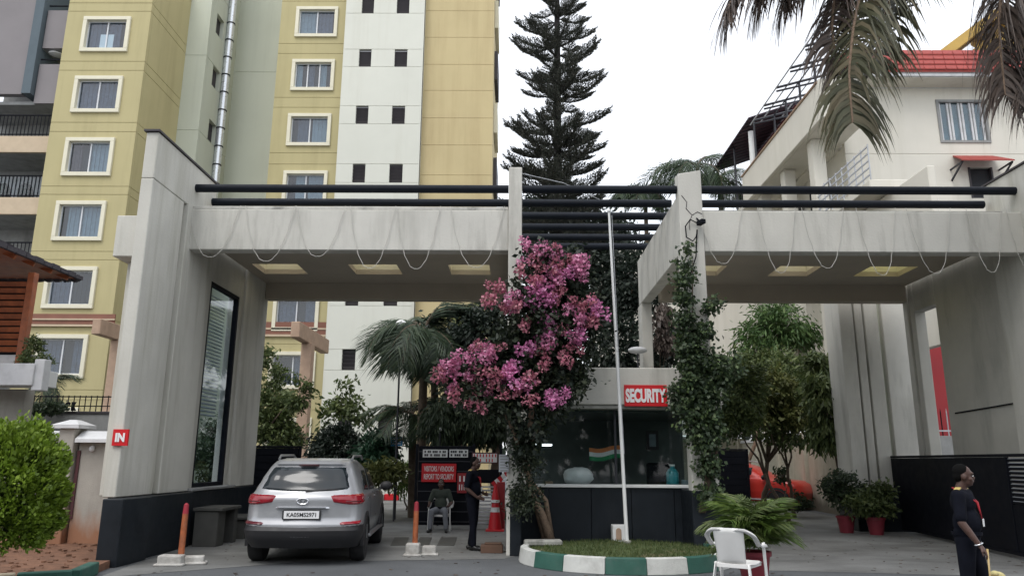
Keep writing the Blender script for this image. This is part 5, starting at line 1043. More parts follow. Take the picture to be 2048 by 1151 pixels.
# ------------------------------------------------------------------ pots
def lathe_pot(t, c, r, h, mt=M_terra):
    m = MB(); m.lathe([(r*.72, 0), (r*.98, h*.86), (r*1.08, h*.87), (r*1.1, h), (r*.96, h), (r*.9, h*.9)], c, 22); m.build('pot', mt, t, smooth='auto'); m = MB(); m.lathe([(r*.9, h*.88), (.001, h*.9)], c, 16); m.build('soil', M_soil, t)
def potplant(loc, r, h, blobs, n, size, lm, label, **k):
    t = thing('potted_plant', loc, label, 'potted plant', 'red pots with plants by the driveway'); lathe_pot(t, loc, r, h); branches(t, (loc[0], loc[1], h*.9), [b[0] for b in blobs], .02, M_bark); crown(t, blobs, n, size, lm, **k); return t
q = PY(1690, 1020, 17.3); potplant((q.x, q.y, 0), .19, .36, [blob(1690, 985, q.y, 32, 26), blob(1675, 960, q.y, 26, 16)], 1800, .10, L_dark, 'red pot with a grey green leafy plant, left of the pair by the open gate', clump=.09, shell=.5)
q = PY(1749, 1020, 16.9); potplant((q.x, q.y, 0), .19, .36, [blob(1740, 1005, q.y, 40, 24), blob(1765, 985, q.y, 22, 16), blob(1712, 1010, q.y, 20, 16)], 2300, .10, L_mid, 'red pot with a spreading green plant, right of the pair by the open gate', clump=.09, shell=.5)
q = PY(1506, 1095, 9.9); loc = (q.x, 9.9, 0)
t = thing('potted_areca', loc, 'bushy areca palm in a tall maroon pot behind the white chair', 'potted plant'); lathe_pot(t, loc, .20, .42)
AF = []
for s_ in range(3): me = frond_mesh(.56, .8+.3*s_, 22, .22, .024, 40+s_, hang=0, rach=.007); me.materials.append(L_areca); me.materials.append([L_areca, L_mid, L_areca][s_]); AF.append(me)
for i in range(60):
    o = link('frond', AF[i % 3], None, t, (loc[0]+random.uniform(-.08, .08), loc[1]+random.uniform(-.08, .08), .42+random.uniform(0, .26))); o.rotation_euler = (random.uniform(-.3, .3), -random.uniform(.45, 1.55), i*2.4); s_ = random.uniform(.75, 1.12); o.scale = (s_,)*3
# small stone by the gate
for x, y, l in ((1788, 1062, 'small pale stone lying at the foot of the open gate'), ):
    q = PZ(x, y); m = MB(); m.ball((q.x, q.y, .07), (.12, .09, .075), 10); tag(m.build('stone', M_ledge, None, smooth='auto'), l, 'stone')
# ------------------------------------------------------------------ white chair (facing local +x)
def chair(loc, rz, label, scale=1.0):
    t = thing('plastic_chair', loc, label, 'chair', 'white plastic chairs', org=(0, 0, 0), rz=rz); t.scale = (scale,)*3
    def sheet(nm, grid, th=.008):
        nu, nv = len(grid), len(grid[0]); m = MB(); m.add([p for r in grid for p in r], [(i*nv+j, (i+1)*nv+j, (i+1)*nv+j+1, i*nv+j+1) for i in range(nu-1) for j in range(nv-1)])
        o = m.build(nm, M_plas, t, smooth='auto'); md = o.modifiers.new('s', 'SOLIDIFY'); md.thickness = th; md.offset = 0; return o
    # seat
    sheet('seat', [[(-.22+.46*u, (-.225-.02*u)+(.45+.04*u)*v, .43-.018*math.sin(PI*v)*(1-u*.4)-.02*math.sin(PI*u)-(.02 if u > .95 else 0)) for v in np.linspace(0, 1, 9)] for u in np.linspace(0, 1, 8)], .012)
    m = MB(); m.bar((.235, -.22, .405), (.235, .22, .405), .014, .05); m.bar((-.21, -.20, .40), (.235, -.232, .40), .012, .05); m.bar((-.21, .20, .40), (.235, .232, .40), .012, .05); m.bar((-.215, -.2, .4), (-.215, .2, .4), .012, .05); m.build('apron', M_plas, t, bevel=.004)
    # back panel
    sheet('backrest', [[(-.20-.115*u-.045*math.sin(PI*v)*u**.5, (-.17-.02*u)+(.34+.04*u)*v, .42+.40*u+.035*math.sin(PI*v)*u) for v in np.linspace(0, 1, 13)] for u in np.linspace(0, 1, 9)])
    # curved rim running from the top of the back into the arms
    for s in (-1, 1):
        q = []
        for k in range(20):
            u = k/19; x = -.345+.03*u if u < .1 else -.342+.60*((u-.1)/.9)**1.35; y = s*(.0+.30*math.sin(min(1, u/.42)*PI/2)**.8-.02*max(0, u-.6)); z = .845-.02*u*2-(.185*min(1, max(0, (u-.15)/.5))**1.1); q.append((x, y, z))
        g_ = [[(x+dx, y+dy*s, z+dz) for dx, dy, dz in ((0, -.03, -.012), (0, -.015, .008), (0, .015, .01), (0, .032, -.018))] for x, y, z in q]; sheet('arm', g_, .011)
        e_ = q[-1]
        sheet('leg', [[(e_[0]-.06+.085*v+.03*(1-u)*0+.05*(1-u)*.6, s*(.27+.015*(1-u)+.02*math.sin(PI*v)), .0+.655*u) for v in np.linspace(0, 1, 5)] for u in np.linspace(0, 1, 8)], .012)
        sheet('leg', [[(-.25-.09*(1-u)+.09*v-.0, s*(.20+.055*(1-u)+.012*math.sin(PI*v)), .0+.44*u) for v in np.linspace(0, 1, 5)] for u in np.linspace(0, 1, 7)], .012)
    return t
q = PY(1474, 1115, 9.1); chair((q.x, 9.1, 0), rad(58), 'white plastic armchair standing empty in front of the potted areca', .91)
ch2 = PZ(879, 1062); chair((ch2.x, ch2.y+.12, 0), rad(-92), 'white plastic chair in which the seated man sits before the red board', .82)
# ------------------------------------------------------------------ bollards
def bollard(px, py, label, lean, blocks):
    q = PZ(px, py); t = thing('bollard', (q.x, q.y, 0), label, 'bollard', 'orange flexible posts on white concrete blocks')
    m = MB(); b = Vector((q.x, q.y, .10)); tp = b+Vector(lean); m.tube([b, b.lerp(tp, .8)], [.045, .042], 14); m.build('post', mat('orange_post', (.35, .10, .035), .6, var=.3, scale=12, stain=(.16, .1, .07), samt=.6, sscale=(8, 8, 3)) if 'orange_post' not in MATS else MATS['orange_post'], t, smooth='auto')
    m = MB(); m.tube([b.lerp(tp, .8), b.lerp(tp, .97), tp], [.042, .035, .012], 14); m.build('cap', mat('red_cap', (.30, .02, .035), .6, var=.2) if 'red_cap' not in MATS else MATS['red_cap'], t, smooth='auto')
    for (dx, dy, sx, sy, sz, rz) in blocks:
        m = MB(); m.obox((q.x+dx, q.y+dy, sz), (sx, sy, sz), rz); m.obox((q.x+dx, q.y+dy, .02), (sx+.04, sy+.03, .02), rz); m.build('block', M_blk, t, bevel=.022, seg=2)
    return t
bollard(360, 1128, 'slim orange post on white blocks beside the left pylon base and the stone bench', (-.005, .03, .76), [(-.08, -.12, .17, .10, .075, .05), (.18, .05, .14, .10, .06, .3)])
bollard(829, 1110, 'upright orange post on white blocks between the car and the island', (.0, .05, .74), [(-.02, -.06, .11, .10, .10, 0), (.23, .04, .11, .09, .075, .1)])
# ------------------------------------------------------------------ stone boxes and bench at the left base
q = PZ(400, 1092); t = thing('stone_bench', (q.x, q.y, 0), 'grey stone slab bench on block legs against the left pylon base', 'bench')
x0, y0 = PZ(383, 1093).x, PZ(383, 1093).y; st = mat('bench_stone', (.06, .06, .055), .7, var=.2, scale=6)
for nm, a in (('support', (x0, x0+.42, y0, y0+.35, 0, .60)), ('slab', (x0-.03, x0+.50, y0-.03, y0+.9, .602, .66)), ('support', (x0+.06, x0+.45, y0+.72, y0+.88, 0, .60))): m = MB(); m.box(*a); m.build(nm, st, t, bevel=.01)
t = thing('low_step_bench', (x0, y0+1.4, 0), 'low dark stone step behind the bench, near the gate leaf', 'bench')
for nm, a in (('slab', (x0-.05, x0+.48, y0+1.3, y0+2.3, .36, .41)), ('support', (x0, x0+.42, y0+1.35, y0+1.5, 0, .358)), ('support', (x0, x0+.42, y0+2.1, y0+2.25, 0, .358))): m = MB(); m.box(*a); m.build(nm, st, t, bevel=.01)
for i, px in enumerate((428, 445)): q = PZ(px, 1083); m = MB(); m.ball((q.x, q.y+.25, .05), (.09, .06, .05), 8); tag(m.build('stone', M_ledge, None, smooth='auto'), ['pale stone beside the bench, nearer the orange post', 'pale stone beside the bench, nearer the car'][i], 'stone')
# ------------------------------------------------------------------ rumble strips, cones, red stand, step, blue sign, kerb at the back, white lamp globes
for i, (x0p, x1p) in enumerate(((781, 812), (832, 858), (874, 908))):
    a, b, c_, d_ = PZ(x0p, 1089, .012), PZ(x1p, 1089, .012), PZ(x1p+6, 1073, .012), PZ(x0p+8, 1073, .012); m = MB(); m.add([a, b, c_, d_]+[p-Vector((0, 0, .01)) for p in (a, b, c_, d_)], [(0, 1, 2, 3), (7, 6, 5, 4), (0, 4, 5, 1), (1, 5, 6, 2), (2, 6, 7, 3), (3, 7, 4, 0)])
    tag(m.build('drain_grate', st, None), ['dark grate patch on the driveway, nearest the car', 'dark grate patch on the driveway, behind the orange post', 'dark grate patch on the driveway, nearest the standing guard'][i], 'grate', 'dark grate patches in the driveway')
M_cred = mat('cone_red', (.55, .012, .02), .45, var=.08)
q = PZ(990, 1061); t = thing('traffic_cone', (q.x, q.y, 0), 'stack of red traffic cones with white bands beside the booth column', 'cone')
m = MB(); m.box(q.x-.2, q.x+.2, q.y-.2, q.y+.2, 0, .04); m.build('base', M_cred, t, bevel=.01)
for z0, z1, r0, r1, mt in ((.04, .40, .155, .105, M_cred), (.402, .50, .104, .09, M_white), (.502, .60, .089, .07, M_cred), (.602, .66, .10, .09, M_white), (.662, .98, .088, .03, M_cred)): m = MB(); m.lathe([(r0, z0), (r1, z1)], (q.x, q.y, 0), 18); m.build('ring', mt, t, smooth='auto')
a = PY(996, 958, q.y+.3); t = thing('barrier_pole', (a.x, q.y+.3, 0), 'raised red and white striped barrier end beside the booth', 'barrier')
for k in range(6): m = MB(); p = Vector((a.x-.12+.07*k, q.y+.3, a.z-.12+.055*k)); m.bar(p, p+Vector((.066, 0, .052)), .05, .11); m.build('stripe', M_white if k % 2 else M_cred, t)
m = MB(); m.box(a.x-.02, a.x+.16, q.y+.22, q.y+.42, 0, a.z-.05); m.build('cabinet', M_redwall, t, bevel=.01)
q = PZ(985, 1106); m = MB(); m.box(q.x-.20, q.x+.17, q.y, q.y+.28, .0, .13); m.box(q.x-.14, q.x+.15, q.y+.04, q.y+.26, .13, .16); tag(m.build('floor_box', mat('brown_box', (.13, .075, .05), .85, var=.2), None, bevel=.01), 'low brown box on the ground between the guard and the middle column', 'box')
q = PY(795, 882, 20.2); t = thing('blue_sign', (q.x, 20.2, 0), 'small blue sign on a thin black post beside the palms', 'sign'); m = MB(); m.tube([(q.x, 20.2, 0), (q.x, 20.2, q.z+.1)], .03, 8); m.build('post', M_metal, t)
bb('board', q.x-.17, q.x+.14, 20.14, 20.165, q.z-.12, q.z+.12, mat('sign_blue', (.03, .22, .45), .5), .004, par=t)
for k in range(3): bb('text_line', q.x-.13, q.x+.10, 20.134, 20.138, q.z+.05-k*.06, q.z+.07-k*.06, M_text, 0, par=t)
t = thing('rear_kerb', (-3.5, 27, 0), 'white and red painted kerb crossing behind the car', 'kerb')
for i, (p0_, p1_) in enumerate(((740, 768), (768, 798), (798, 818), (818, 842))): a, b = PZ(p0_, 1000), PZ(p1_-1, 1000); bb('kerb_stone', a.x, b.x, a.y, a.y+.3, 0, .24, M_cred if i % 2 else M_kw, .02, par=t)
for (px, py, Y, r_, l) in ((802, 651, 19.6, .16, 'white globe lamp glimpsed in the palm crown'), (880, 858, 18.4, .05, 'tiny bright lamp in the dark foliage over the notice boards')):
    q = PY(px, py, Y); t = thing('globe_lamp', (q.x, Y, 0), l, 'lamp'); m = MB(); m.ball(q, r_, 14); m.build('globe', M_white, t, smooth=True); m = MB(); m.tube([(q.x, Y+.02, 0), (q.x, Y+.02, q.z-r_*.9)], .025, 6); m.build('post', M_metal, t)
q = PY(1275, 700, 17); m = MB(); m.ball(q, (.22, .2, .08), 14); t = thing('lamp_shade', (q.x, 17, 2.7), 'pale dish lamp above the booth roof right of the flagpole', 'lamp'); m.build('shade', M_cap, t, smooth=True); m = MB(); m.tube([(q.x, 17.0, 2.6), (q.x, 17.0, q.z)], .02, 6); m.build('stem', M_metal, t)
# ------------------------------------------------------------------ cars
M_silver = mat('silver_paint', (.365, .375, .39), .32, metal=.4, var=.03, coat=.6)
M_clad = mat('black_cladding', (.018, .018, .02), .55, var=.1)
M_tyre = mat('tyre_rubber', (.014, .014, .015), .85, var=.2)
M_rim = mat('alloy', (.35, .36, .37), .35, metal=.7)
M_cglass = mat('car_glass', (.012, .018, .022), .10, var=0, spec=.5)
M_lens = mat('tail_lens', (.26, .006, .016), .2, var=.15, scale=14, coat=.5); M_lens2 = mat('tail_lens_dark', (.10, .004, .012), .25, coat=.5)
M_chrome = mat('chrome', (.75, .76, .78), .12, metal=1, var=.02)
def lerp_tab(tab, z):
    if z <= tab[0][0]: return tab[0][1]
    for (a, va), (b, vb_) in zip(tab[:-1], tab[1:]):
        if z <= b: u = (z-a)/(b-a); u = u*u*(3-2*u)*.4+u*.6; return va+(vb_-va)*u
    return tab[-1][1]
def suv(loc, rz, label, paint, scale=1.0, plate=True):
    t = thing('parked_car' if not plate else 'suv', loc, label, 'car', org=(0, 0, 0), rz=rz); t.scale = (scale,)*3
    W = [(.30, .82), (.45, .87), (.62, .895), (.90, .89), (1.03, .865), (1.10, .82), (1.30, .745), (1.45, .67), (1.56, .60), (1.60, .5)]      # half width by height
    YR = [(.30, .10), (.42, .02), (.55, .0), (.62, .01), (.66, .045), (.80, .06), (.98, .05), (1.03, .07), (1.08, .12), (1.30, .27), (1.47, .38), (1.56, .50), (1.60, .75)]      # rear plane
    YF = [(.30, 4.2), (.6, 4.27), (.85, 4.2), (.98, 4.0), (1.04, 3.35), (1.10, 3.1), (1.30, 2.75), (1.45, 2.45), (1.56, 2.1), (1.60, 1.9)]
    def outline(s, z, off=0):
        """s: distance along the plan outline from the rear centre (signed); returns point"""
        w_, yr = lerp_tab(W, z)+off, lerp_tab(YR, z)-off; rc = .30; sg = 1 if s >= 0 else -1; a = abs(s); L1 = w_-rc; L2 = rc*PI/2
        crown_ = .10
        if a <= L1: x, y = a, yr+crown_*(a/L1)**2*.55
        elif a <= L1+L2: th = (a-L1)/rc; x, y = L1+rc*math.sin(th), yr+crown_*.55+rc*(1-math.cos(th))
        else: x, y = w_, yr+crown_*.55+rc+(a-L1-L2)
        return Vector((sg*x, y, z))
    zs = [.30, .36, .42, .5, .56, .60, .62, .66, .72, .80, .88, .94, .98, 1.01, 1.04, 1.07, 1.10, 1.16, 1.22, 1.30, 1.38, 1.45, 1.50, 1.54, 1.57, 1.59, 1.60]
    nr, nf = 26, 14; m = MB(); rows = []
    for z in zs:
        w_, yf = lerp_tab(W, z), lerp_tab(YF, z); row = []; L = (w_-.30)+.30*PI/2
        for i in range(nr+1): row.append(outline(-L+2*L*i/nr, z))
        yr_ = row[-1].y; rf = min(.55, w_*.8)
        for i in range(1, 7): row.append(Vector((w_, yr_+(yf-rf-yr_)*i/6, z)))
        for i in range(1, nf+1):
            th = PI*i/nf; row.append(Vector((w_*math.copysign(abs(math.cos(th))**.6, math.cos(th)), yf-rf+rf*math.sin(th)**.8, z)))
        for i in range(5, 0, -1): row.append(Vector((-w_, yr_+(yf-rf-yr_)*i/6, z)))
        rows.append(row)
    n = len(rows[0]); m.v = [tuple(p) for r in rows for p in r]
    for j in range(len(zs)-1):
        for i in range(n): m.f.append((j*n+i, j*n+(i+1) % n, (j+1)*n+(i+1) % n, (j+1)*n+i)); m.m.append(0)
    m.f.append(tuple(range(n))[::-1]); m.m.append(0); m.f.append(tuple((len(zs)-1)*n+i for i in range(n))); m.m.append(0)
    m.build('body', paint, t, smooth='auto')
    def patch(nm, c4, mt, off=.006, nu=14, nv=8, f=None, par=None, label=None):
        """bilinear patch from four (s, z) corners: bottom-left, bottom-right, top-right, top-left"""
        m = MB(); g_ = []
        for j in range(nv+1):
            for i in range(nu+1):
                u, v = i/nu, j/nv; s = (c4[0][0]*(1-u)+c4[1][0]*u)*(1-v)+(c4[3][0]*(1-u)+c4[2][0]*u)*v; z = (c4[0][1]*(1-u)+c4[1][1]*u)*(1-v)+(c4[3][1]*(1-u)+c4[2][1]*u)*v
                if f: s, z = f(u, v, s, z)
                edge = min(u, 1-u, v, 1-v); g_.append(outline(s, z, off if edge > 1e-6 else -.004))
        m.add(g_, [(j*(nu+1)+i, j*(nu+1)+i+1, (j+1)*(nu+1)+i+1, (j+1)*(nu+1)+i) for j in range(nv) for i in range(nu)]); return m.build(nm, mt, par or t, smooth='auto', label=label)
    # rear glass with dark surround
    rg = patch('rear_window', ((-.70, 1.09), (.70, 1.09), (.60, 1.46), (-.60, 1.46)), M_cglass, .018, 26, 12, f=lambda u, v, s, z: (s, z-.035*(1-v)*(2*u-1)**2*-1.2))
    patch('spoiler', ((-.60, 1.485), (.60, 1.485), (.56, 1.575), (-.56, 1.575)), paint, .05, 16, 4); patch('brake_lamp', ((-.16, 1.475), (.16, 1.475), (.16, 1.495), (-.16, 1.495)), M_lens2, .056, 6, 2)
    m = MB(); a = outline(.02, 1.10, .012); b = outline(.36, 1.125, .016); c_ = outline(.52, 1.13, .014); m.tube([a, b, c_], [.014, .010, .006], 5); m.build('rear_wiper', M_clad, t)
    for s in (-1, 1):
        L = patch('tail_light', ((s*.46, .935), (s*1.12, .925), (s*1.18, 1.07), (s*.40, 1.045)), M_lens, .018, 14, 6, f=lambda u, v, S, z: (S, z-.035*math.sin(PI*u)*(1-v)))
        patch('lens_insert', ((s*.62, .91), (s*.98, .91), (s*1.0, .995), (s*.58, .99)), M_lens2, .024, 6, 2, par=L)
        patch('reflector', ((s*.58, .60), (s*.95, .605), (s*.98, .665), (s*.56, .648)), M_lens2 if s < 0 else M_lens, .02, 8, 3)
        patch('bumper_light', ((s*.6, .45), (s*.86, .46), (s*.86, .475), (s*.6, .465)), M_chrome, .03, 4, 2)
        # side glass: rear quarter, rear door, front door
        patch('side_window', ((s*1.38, 1.09), (s*2.05, 1.07), (s*2.0, 1.42), (s*1.55, 1.42)), M_cglass, .014, 10, 6); patch('side_window', ((s*2.11, 1.07), (s*3.02, 1.06), (s*2.66, 1.43), (s*2.07, 1.43)), M_cglass, .014, 10, 6)
        patch('door_line', ((s*2.07, .5), (s*2.085, .5), (s*2.085, 1.06), (s*2.07, 1.06)), M_clad, .003, 2, 8); patch('door_line', ((s*1.25, .95), (s*1.265, .95), (s*1.36, 1.42), (s*1.345, 1.42)), M_clad, .003, 2, 8)
        for sd in (1.75, 2.75): patch('door_handle', ((s*(sd-.1), .955), (s*(sd+.1), .955), (s*(sd+.1), .985), (s*(sd-.1), .985)), M_chrome, .03, 6, 3)
        m = MB(); m.bar((s*.90, 1.1, .36), (s*.90, 3.2, .36), .09, .05); m.build('running_board', M_rim, t, bevel=.015)
        m = MB(); m.tube([(s*.60, .95, 1.585), (s*.605, 1.08, 1.64), (s*.605, 2.1, 1.645), (s*.6, 2.3, 1.59)], .02, 8); m.build('roof_rail', M_clad if False else M_rim, t, smooth='auto')
        m = MB(); m.ball((s*1.0, 3.0, 1.10), (.12, .06, .085), 12); m.bar((s*.86, 3.02, 1.04), (s*.96, 3.0, 1.07), .05); m.build('door_mirror', M_clad, t, smooth='auto')
        # wheels and arches
        for yw in (.82, 3.40):
            m = MB(); n = 26; vs = []
            for i in range(n+1):
                a = PI*(1.12*i/n-.06)
                for r_, x in ((.345, .86), (.42, .86), (.42, .912), (.345, .918)): vs.append((s*x, yw+r_*math.cos(a), .345+r_*math.sin(a)))
            m.add(vs, [(4*i+j, 4*i+(j+1) % 4, 4*i+4+(j+1) % 4, 4*i+4+j) for i in range(n) for j in range(4)]); m.build('wheel_arch', M_clad, t, smooth='auto')
            m = MB(); m.lathe([(.22, -.115), (.32, -.11), (.342, -.08), (.345, 0), (.342, .08), (.32, .11), (.22, .115)], (0, 0, 0), 32); m.v = [(s*.79+z, yw+x, .345+y) for x, y, z in m.v]; wh = m.build('wheel', M_tyre, t, smooth='auto')
            m = MB(); m.lathe([(.01, .0), (.2, .0), (.22, .03), (.22, -.05), (.01, -.05)], (0, 0, 0), 24); m.v = [(s*.79+s*(z+.09), yw+x, .345+y) for x, y, z in m.v]; m.build('rim', M_clad, wh, smooth='auto')
            m = MB()
            for k in range(5): a = 2*PI*k/5+.3; m.bar((s*.897, yw, .345), (s*.893, yw+.21*math.cos(a), .345+.21*math.sin(a)), .012, .055)
            m.build('spoke', M_rim, wh)
    # lower cladding round the back and sides
    patch('rear_bumper', ((-1.6, .26), (1.6, .26), (1.6, .575), (-1.6, .575)), M_clad, .03, 60, 6, f=lambda u, v, s, z: (s, z+(.0 if v < 1 else .03*min(1, abs(s)))))
    m = MB(); m.box(-.70, .70, .3, 4.0, .25, .35); m.build('underbody', M_clad, t); m = MB(); m.box(-.86, .86, .45, 3.9, .3, .62); 
    patch('skid_plate', ((-.17, .425), (.17, .425), (.19, .45), (-.19, .45)), M_chrome, .03, 8, 3); patch('bumper_strip', ((-.48, .468), (.48, .468), (.48, .476), (-.48, .476)), M_rim, .024, 10, 2)
    patch('chrome_strip', ((-.42, .838), (.42, .838), (.40, .876), (-.40, .876)), M_chrome, .036, 16, 3); patch('tailgate_line', ((-.80, .655), (.80, .655), (.80, .663), (-.80, .663)), M_clad, .004, 20, 1)
    for s in (-1, 1): patch('tailgate_line', ((s*.72, .66), (s*.728, .66), (s*.74, .91), (s*.732, .91)), M_clad, .004, 1, 6)
    if plate:
        y0 = lerp_tab(YR, .755)-.03; pl = MB(); pl.box(-.29, .29, y0, y0+.02, .685, .825); pl = pl.build('licence_plate', M_clad, t, bevel=.004); m = MB(); m.box(-.265, .265, y0-.003, y0-.001, .70, .812); m.build('plate_face', M_text, pl)
        text('plate_text', 'KA05MS2971', (0, y0-.006, .756), .062, M_clad, pl, width=.44, depth=.001, bold=.015)
        yb_ = lerp_tab(YR, .94)-.012; m = MB(); m.tube([(.085*math.cos(2*PI*i/24), yb_, .955+.045*math.sin(2*PI*i/24)) for i in range(25)], .008, 6); m.bar((-.045, yb_, .925), (-.02, yb_, .985), .014); m.bar((.02, yb_, .925), (.045, yb_, .985), .014); m.bar((-.035, yb_, .95), (.035, yb_, .91), .012); m.build('emblem', M_chrome, t, smooth='auto')
    for x in (-.3, .3): m = MB(); m.obox((x, 1.55, 1.02), (.16, .06, .26), 0, -.15); m.ball((x, 1.62, 1.36), (.11, .05, .1), 10); m.build('headrest', M_clad, t)
    return t
q0, q1 = PZ(515, 1123), PZ(735, 1121); print('car', q0, q1)
suv(((q0.x+q1.x)/2-.05, 11.3, 0), rad(4.5), 'silver SUV seen from behind, driving in under the left portal', M_silver, .95)
M_carred = mat('red_paint', (.50, .03, .02), .35, coat=.6, var=.04)
suv((6.3, 27.4, 0), rad(-128), 'bright red car parked behind the booth, half hidden by a dark panel', M_carred, .93, plate=False)
# ------------------------------------------------------------------ people
def solid(name, parts, vox, mt, parent, smooth=4, org=(0, 0, 0), label=None):
    """tapered capsules (a, b, ra, rb) and ellipsoids (c, (rx, ry, rz), matrix) fused into one continuous surface"""
    m = MB()
    for p in parts:
        if len(p) == 4:
            a, b, ra, rb = Vector(p[0]), Vector(p[1]), p[2], p[3]; m.tube([a, b], [ra, rb], 14); m.ball(a, ra, 14); m.ball(b, rb, 14)
        else: m.ball(p[0], p[1], 18, p[2] if len(p) > 2 else None)
    me = bpy.data.meshes.new(name); me.from_pydata([tuple(v) for v in m.v], [], m.f); o = bpy.data.objects.new(name+'_tmp', me); COL.objects.link(o)
    md = o.modifiers.new('r', 'REMESH'); md.mode = 'VOXEL'; md.voxel_size = vox; md.use_smooth_shade = True; s = o.modifiers.new('s', 'SMOOTH'); s.iterations = smooth; s.factor = .5
    dg = bpy.context.evaluated_depsgraph_get(); dg.update(); me2 = bpy.data.meshes.new_from_object(o.evaluated_get(dg)); bpy.data.objects.remove(o)
    me2.polygons.foreach_set('use_smooth', [True]*len(me2.polygons)); me2.materials.clear(); return link(name, me2, mt, parent, org, label)
def person(loc, rz, label, J, sc=1.0, belly=0, seated=False, shirt=M_unif, trousers=M_unif, lanyard=M_lany, hair=M_hair, head_yaw=0, badge=True, holding=None):
    """local space: faces +x, left is +y. J: joints"""
    t = thing('person', loc, label, 'person', None, org=(0, 0, 0), rz=rz); t.scale = (sc,)*3
    V3 = {k: Vector(v) for k, v in J.items()}; pel, che, nk, hd = V3['pelvis'], V3['chest'], V3['neck'], V3['head']
    HM = Matrix.Rotation(head_yaw, 3, 'Z'); f = lambda x, y, z: hd+HM @ Vector((x, y, z)); B_ = []
    # head: skull, jaw, nose, ears, brow
    B_ += [(f(-.012, 0, .035), (.092, .073, .098), HM), (f(.025, 0, -.045), (.062, .052, .062), HM), (f(.055, 0, -.078), (.028, .026, .022), HM), (f(.088, 0, -.012), (.020, .014, .028), HM), (f(.078, 0, .038), (.022, .05, .012), HM), (f(.078, 0, -.050), (.02, .026, .010), HM)]
    for s in (-1, 1): B_ += [(f(-.008, s*.074, -.005), (.022, .010, .032), HM), (f(.05, s*.04, -.025), (.03, .022, .022), HM)]
    B_ += [(hd+Vector((-.015, 0, -.05)), nk, .052, .060), (nk, che+Vector((0, 0, .06)), .06, .09)]
    for s, n in ((1, 'l'), (-1, 'r')):
        sh, el, wr, hn = V3['sh_'+n], V3['el_'+n], V3['wr_'+n], V3['ha_'+n]
        B_ += [(sh, el, .052, .041), (el, el.lerp(wr, .35), .042, .040), (el.lerp(wr, .35), wr, .040, .026)]
        d = (hn-wr).normalized(); side = d.cross(Vector((1, 0, 0)) if abs(d.x) < .8 else Vector((0, 1, 0))).normalized(); nr = d.cross(side)
        B_ += [(wr, wr+d*.05, .026, .024)]+[(wr+d*.02+side*k*.016, wr+d*.085+side*k*.020, .017, .015) for k in (-1, 0, 1)]
        for k, l in zip((-1.5, -.5, .5, 1.5), (.062, .075, .070, .055)):
            a = wr+d*.088+side*k*.0165; b = a+d*l*.5+nr*.012; c = b+d*l*.25+nr*l*.42; B_ += [(a, b, .0100, .0095), (b, c, .0095, .0085)]
        a = wr+d*.03+side*.028; B_ += [(a, a+d*.035+side*.028+nr*.012, .013, .011), (a+d*.035+side*.028+nr*.012, a+d*.068+side*.030+nr*.028, .011, .009)]
        hp, kn, an = V3['hip_'+n], V3['kn_'+n], V3['an_'+n]; B_ += [(hp, kn, .080, .052), (kn, an, .050, .036)]
    B_ += [(pel, che, .085, .10)]
    solid('body', B_, .0105, M_skin, t, 2)
    # shirt
    S_ = [(che+Vector((0, 0, .03)), (.125, .185, .15)), (pel.lerp(che, .5)+Vector((.01+belly*.5, 0, 0)), (.125+belly, .160+belly*.5, .17)), (pel+Vector((0, 0, .05)), (.125+belly*.5, .165, .13)), (nk+Vector((0, 0, -.05)), (.075, .09, .05))]
    for n in 'lr': sh, el = V3['sh_'+n], V3['el_'+n]; S_ += [(sh, sh.lerp(el, .82), .072, .062), (sh, che+Vector((0, (sh.y-che.y)*.4, .08)), .075, .09)]
    solid('shirt', S_, .014, shirt, t, 5)
    T_ = [(pel, (.125+belly*.3, .168, .12))]
    for n in 'lr': hp, kn, an = V3['hip_'+n], V3['kn_'+n], V3['an_'+n]; T_ += [(hp, kn, .102, .072), (kn, an+Vector((0, 0, .05)), .070, .060), (an+Vector((0, 0, .05)), an+Vector((0, 0, .02)), .060, .062)]
    solid('trousers', T_, .014, trousers, t, 5)
    bm_ = MB(); rb = .131+belly*.6
    bm_.v = []; n = 28
    for z in (-.02, .02):
        for k in range(n): a = 2*PI*k/n; bm_.v.append((pel.x+(rb+.008)*math.cos(a)+belly*.1, pel.y+.176*math.sin(a), pel.z+.075+z))
    bm_.f = [(i, (i+1) % n, n+(i+1) % n, n+i) for i in range(n)]; bm_.m = [0]*n
    o = bm_.build('belt', M_unif, t)
    for n_ in 'lr':
        an = V3['an_'+n_]; sd = Vector((1, .18*(1 if n_ == 'l' else -1), 0)).normalized(); solid('shoe', [(Vector((an.x, an.y, .045))-sd*.05, Vector((an.x, an.y, .04))+sd*.15, .044, .040), (Vector((an.x, an.y, .07)), Vector((an.x, an.y, .05))+sd*.06, .046, .04)] if not seated or True else [], .012, M_shoe, t, 2)
    # hair cap
    solid('hair', [(f(-.026, 0, .055), (.088, .076, .088), HM), (f(-.055, 0, .01), (.055, .068, .07), HM)], .009, hair, t, 2)
    if hair is not None:
        for s in (-1, 1): m = MB(); m.ball(f(.084, s*.030, .010), (.008, .013, .006), 8, HM); m.build('eye', M_text, t); m = MB(); m.ball(f(.091, s*.030, .010), (.003, .006, .006), 8, HM); m.build('pupil', M_dark, t)
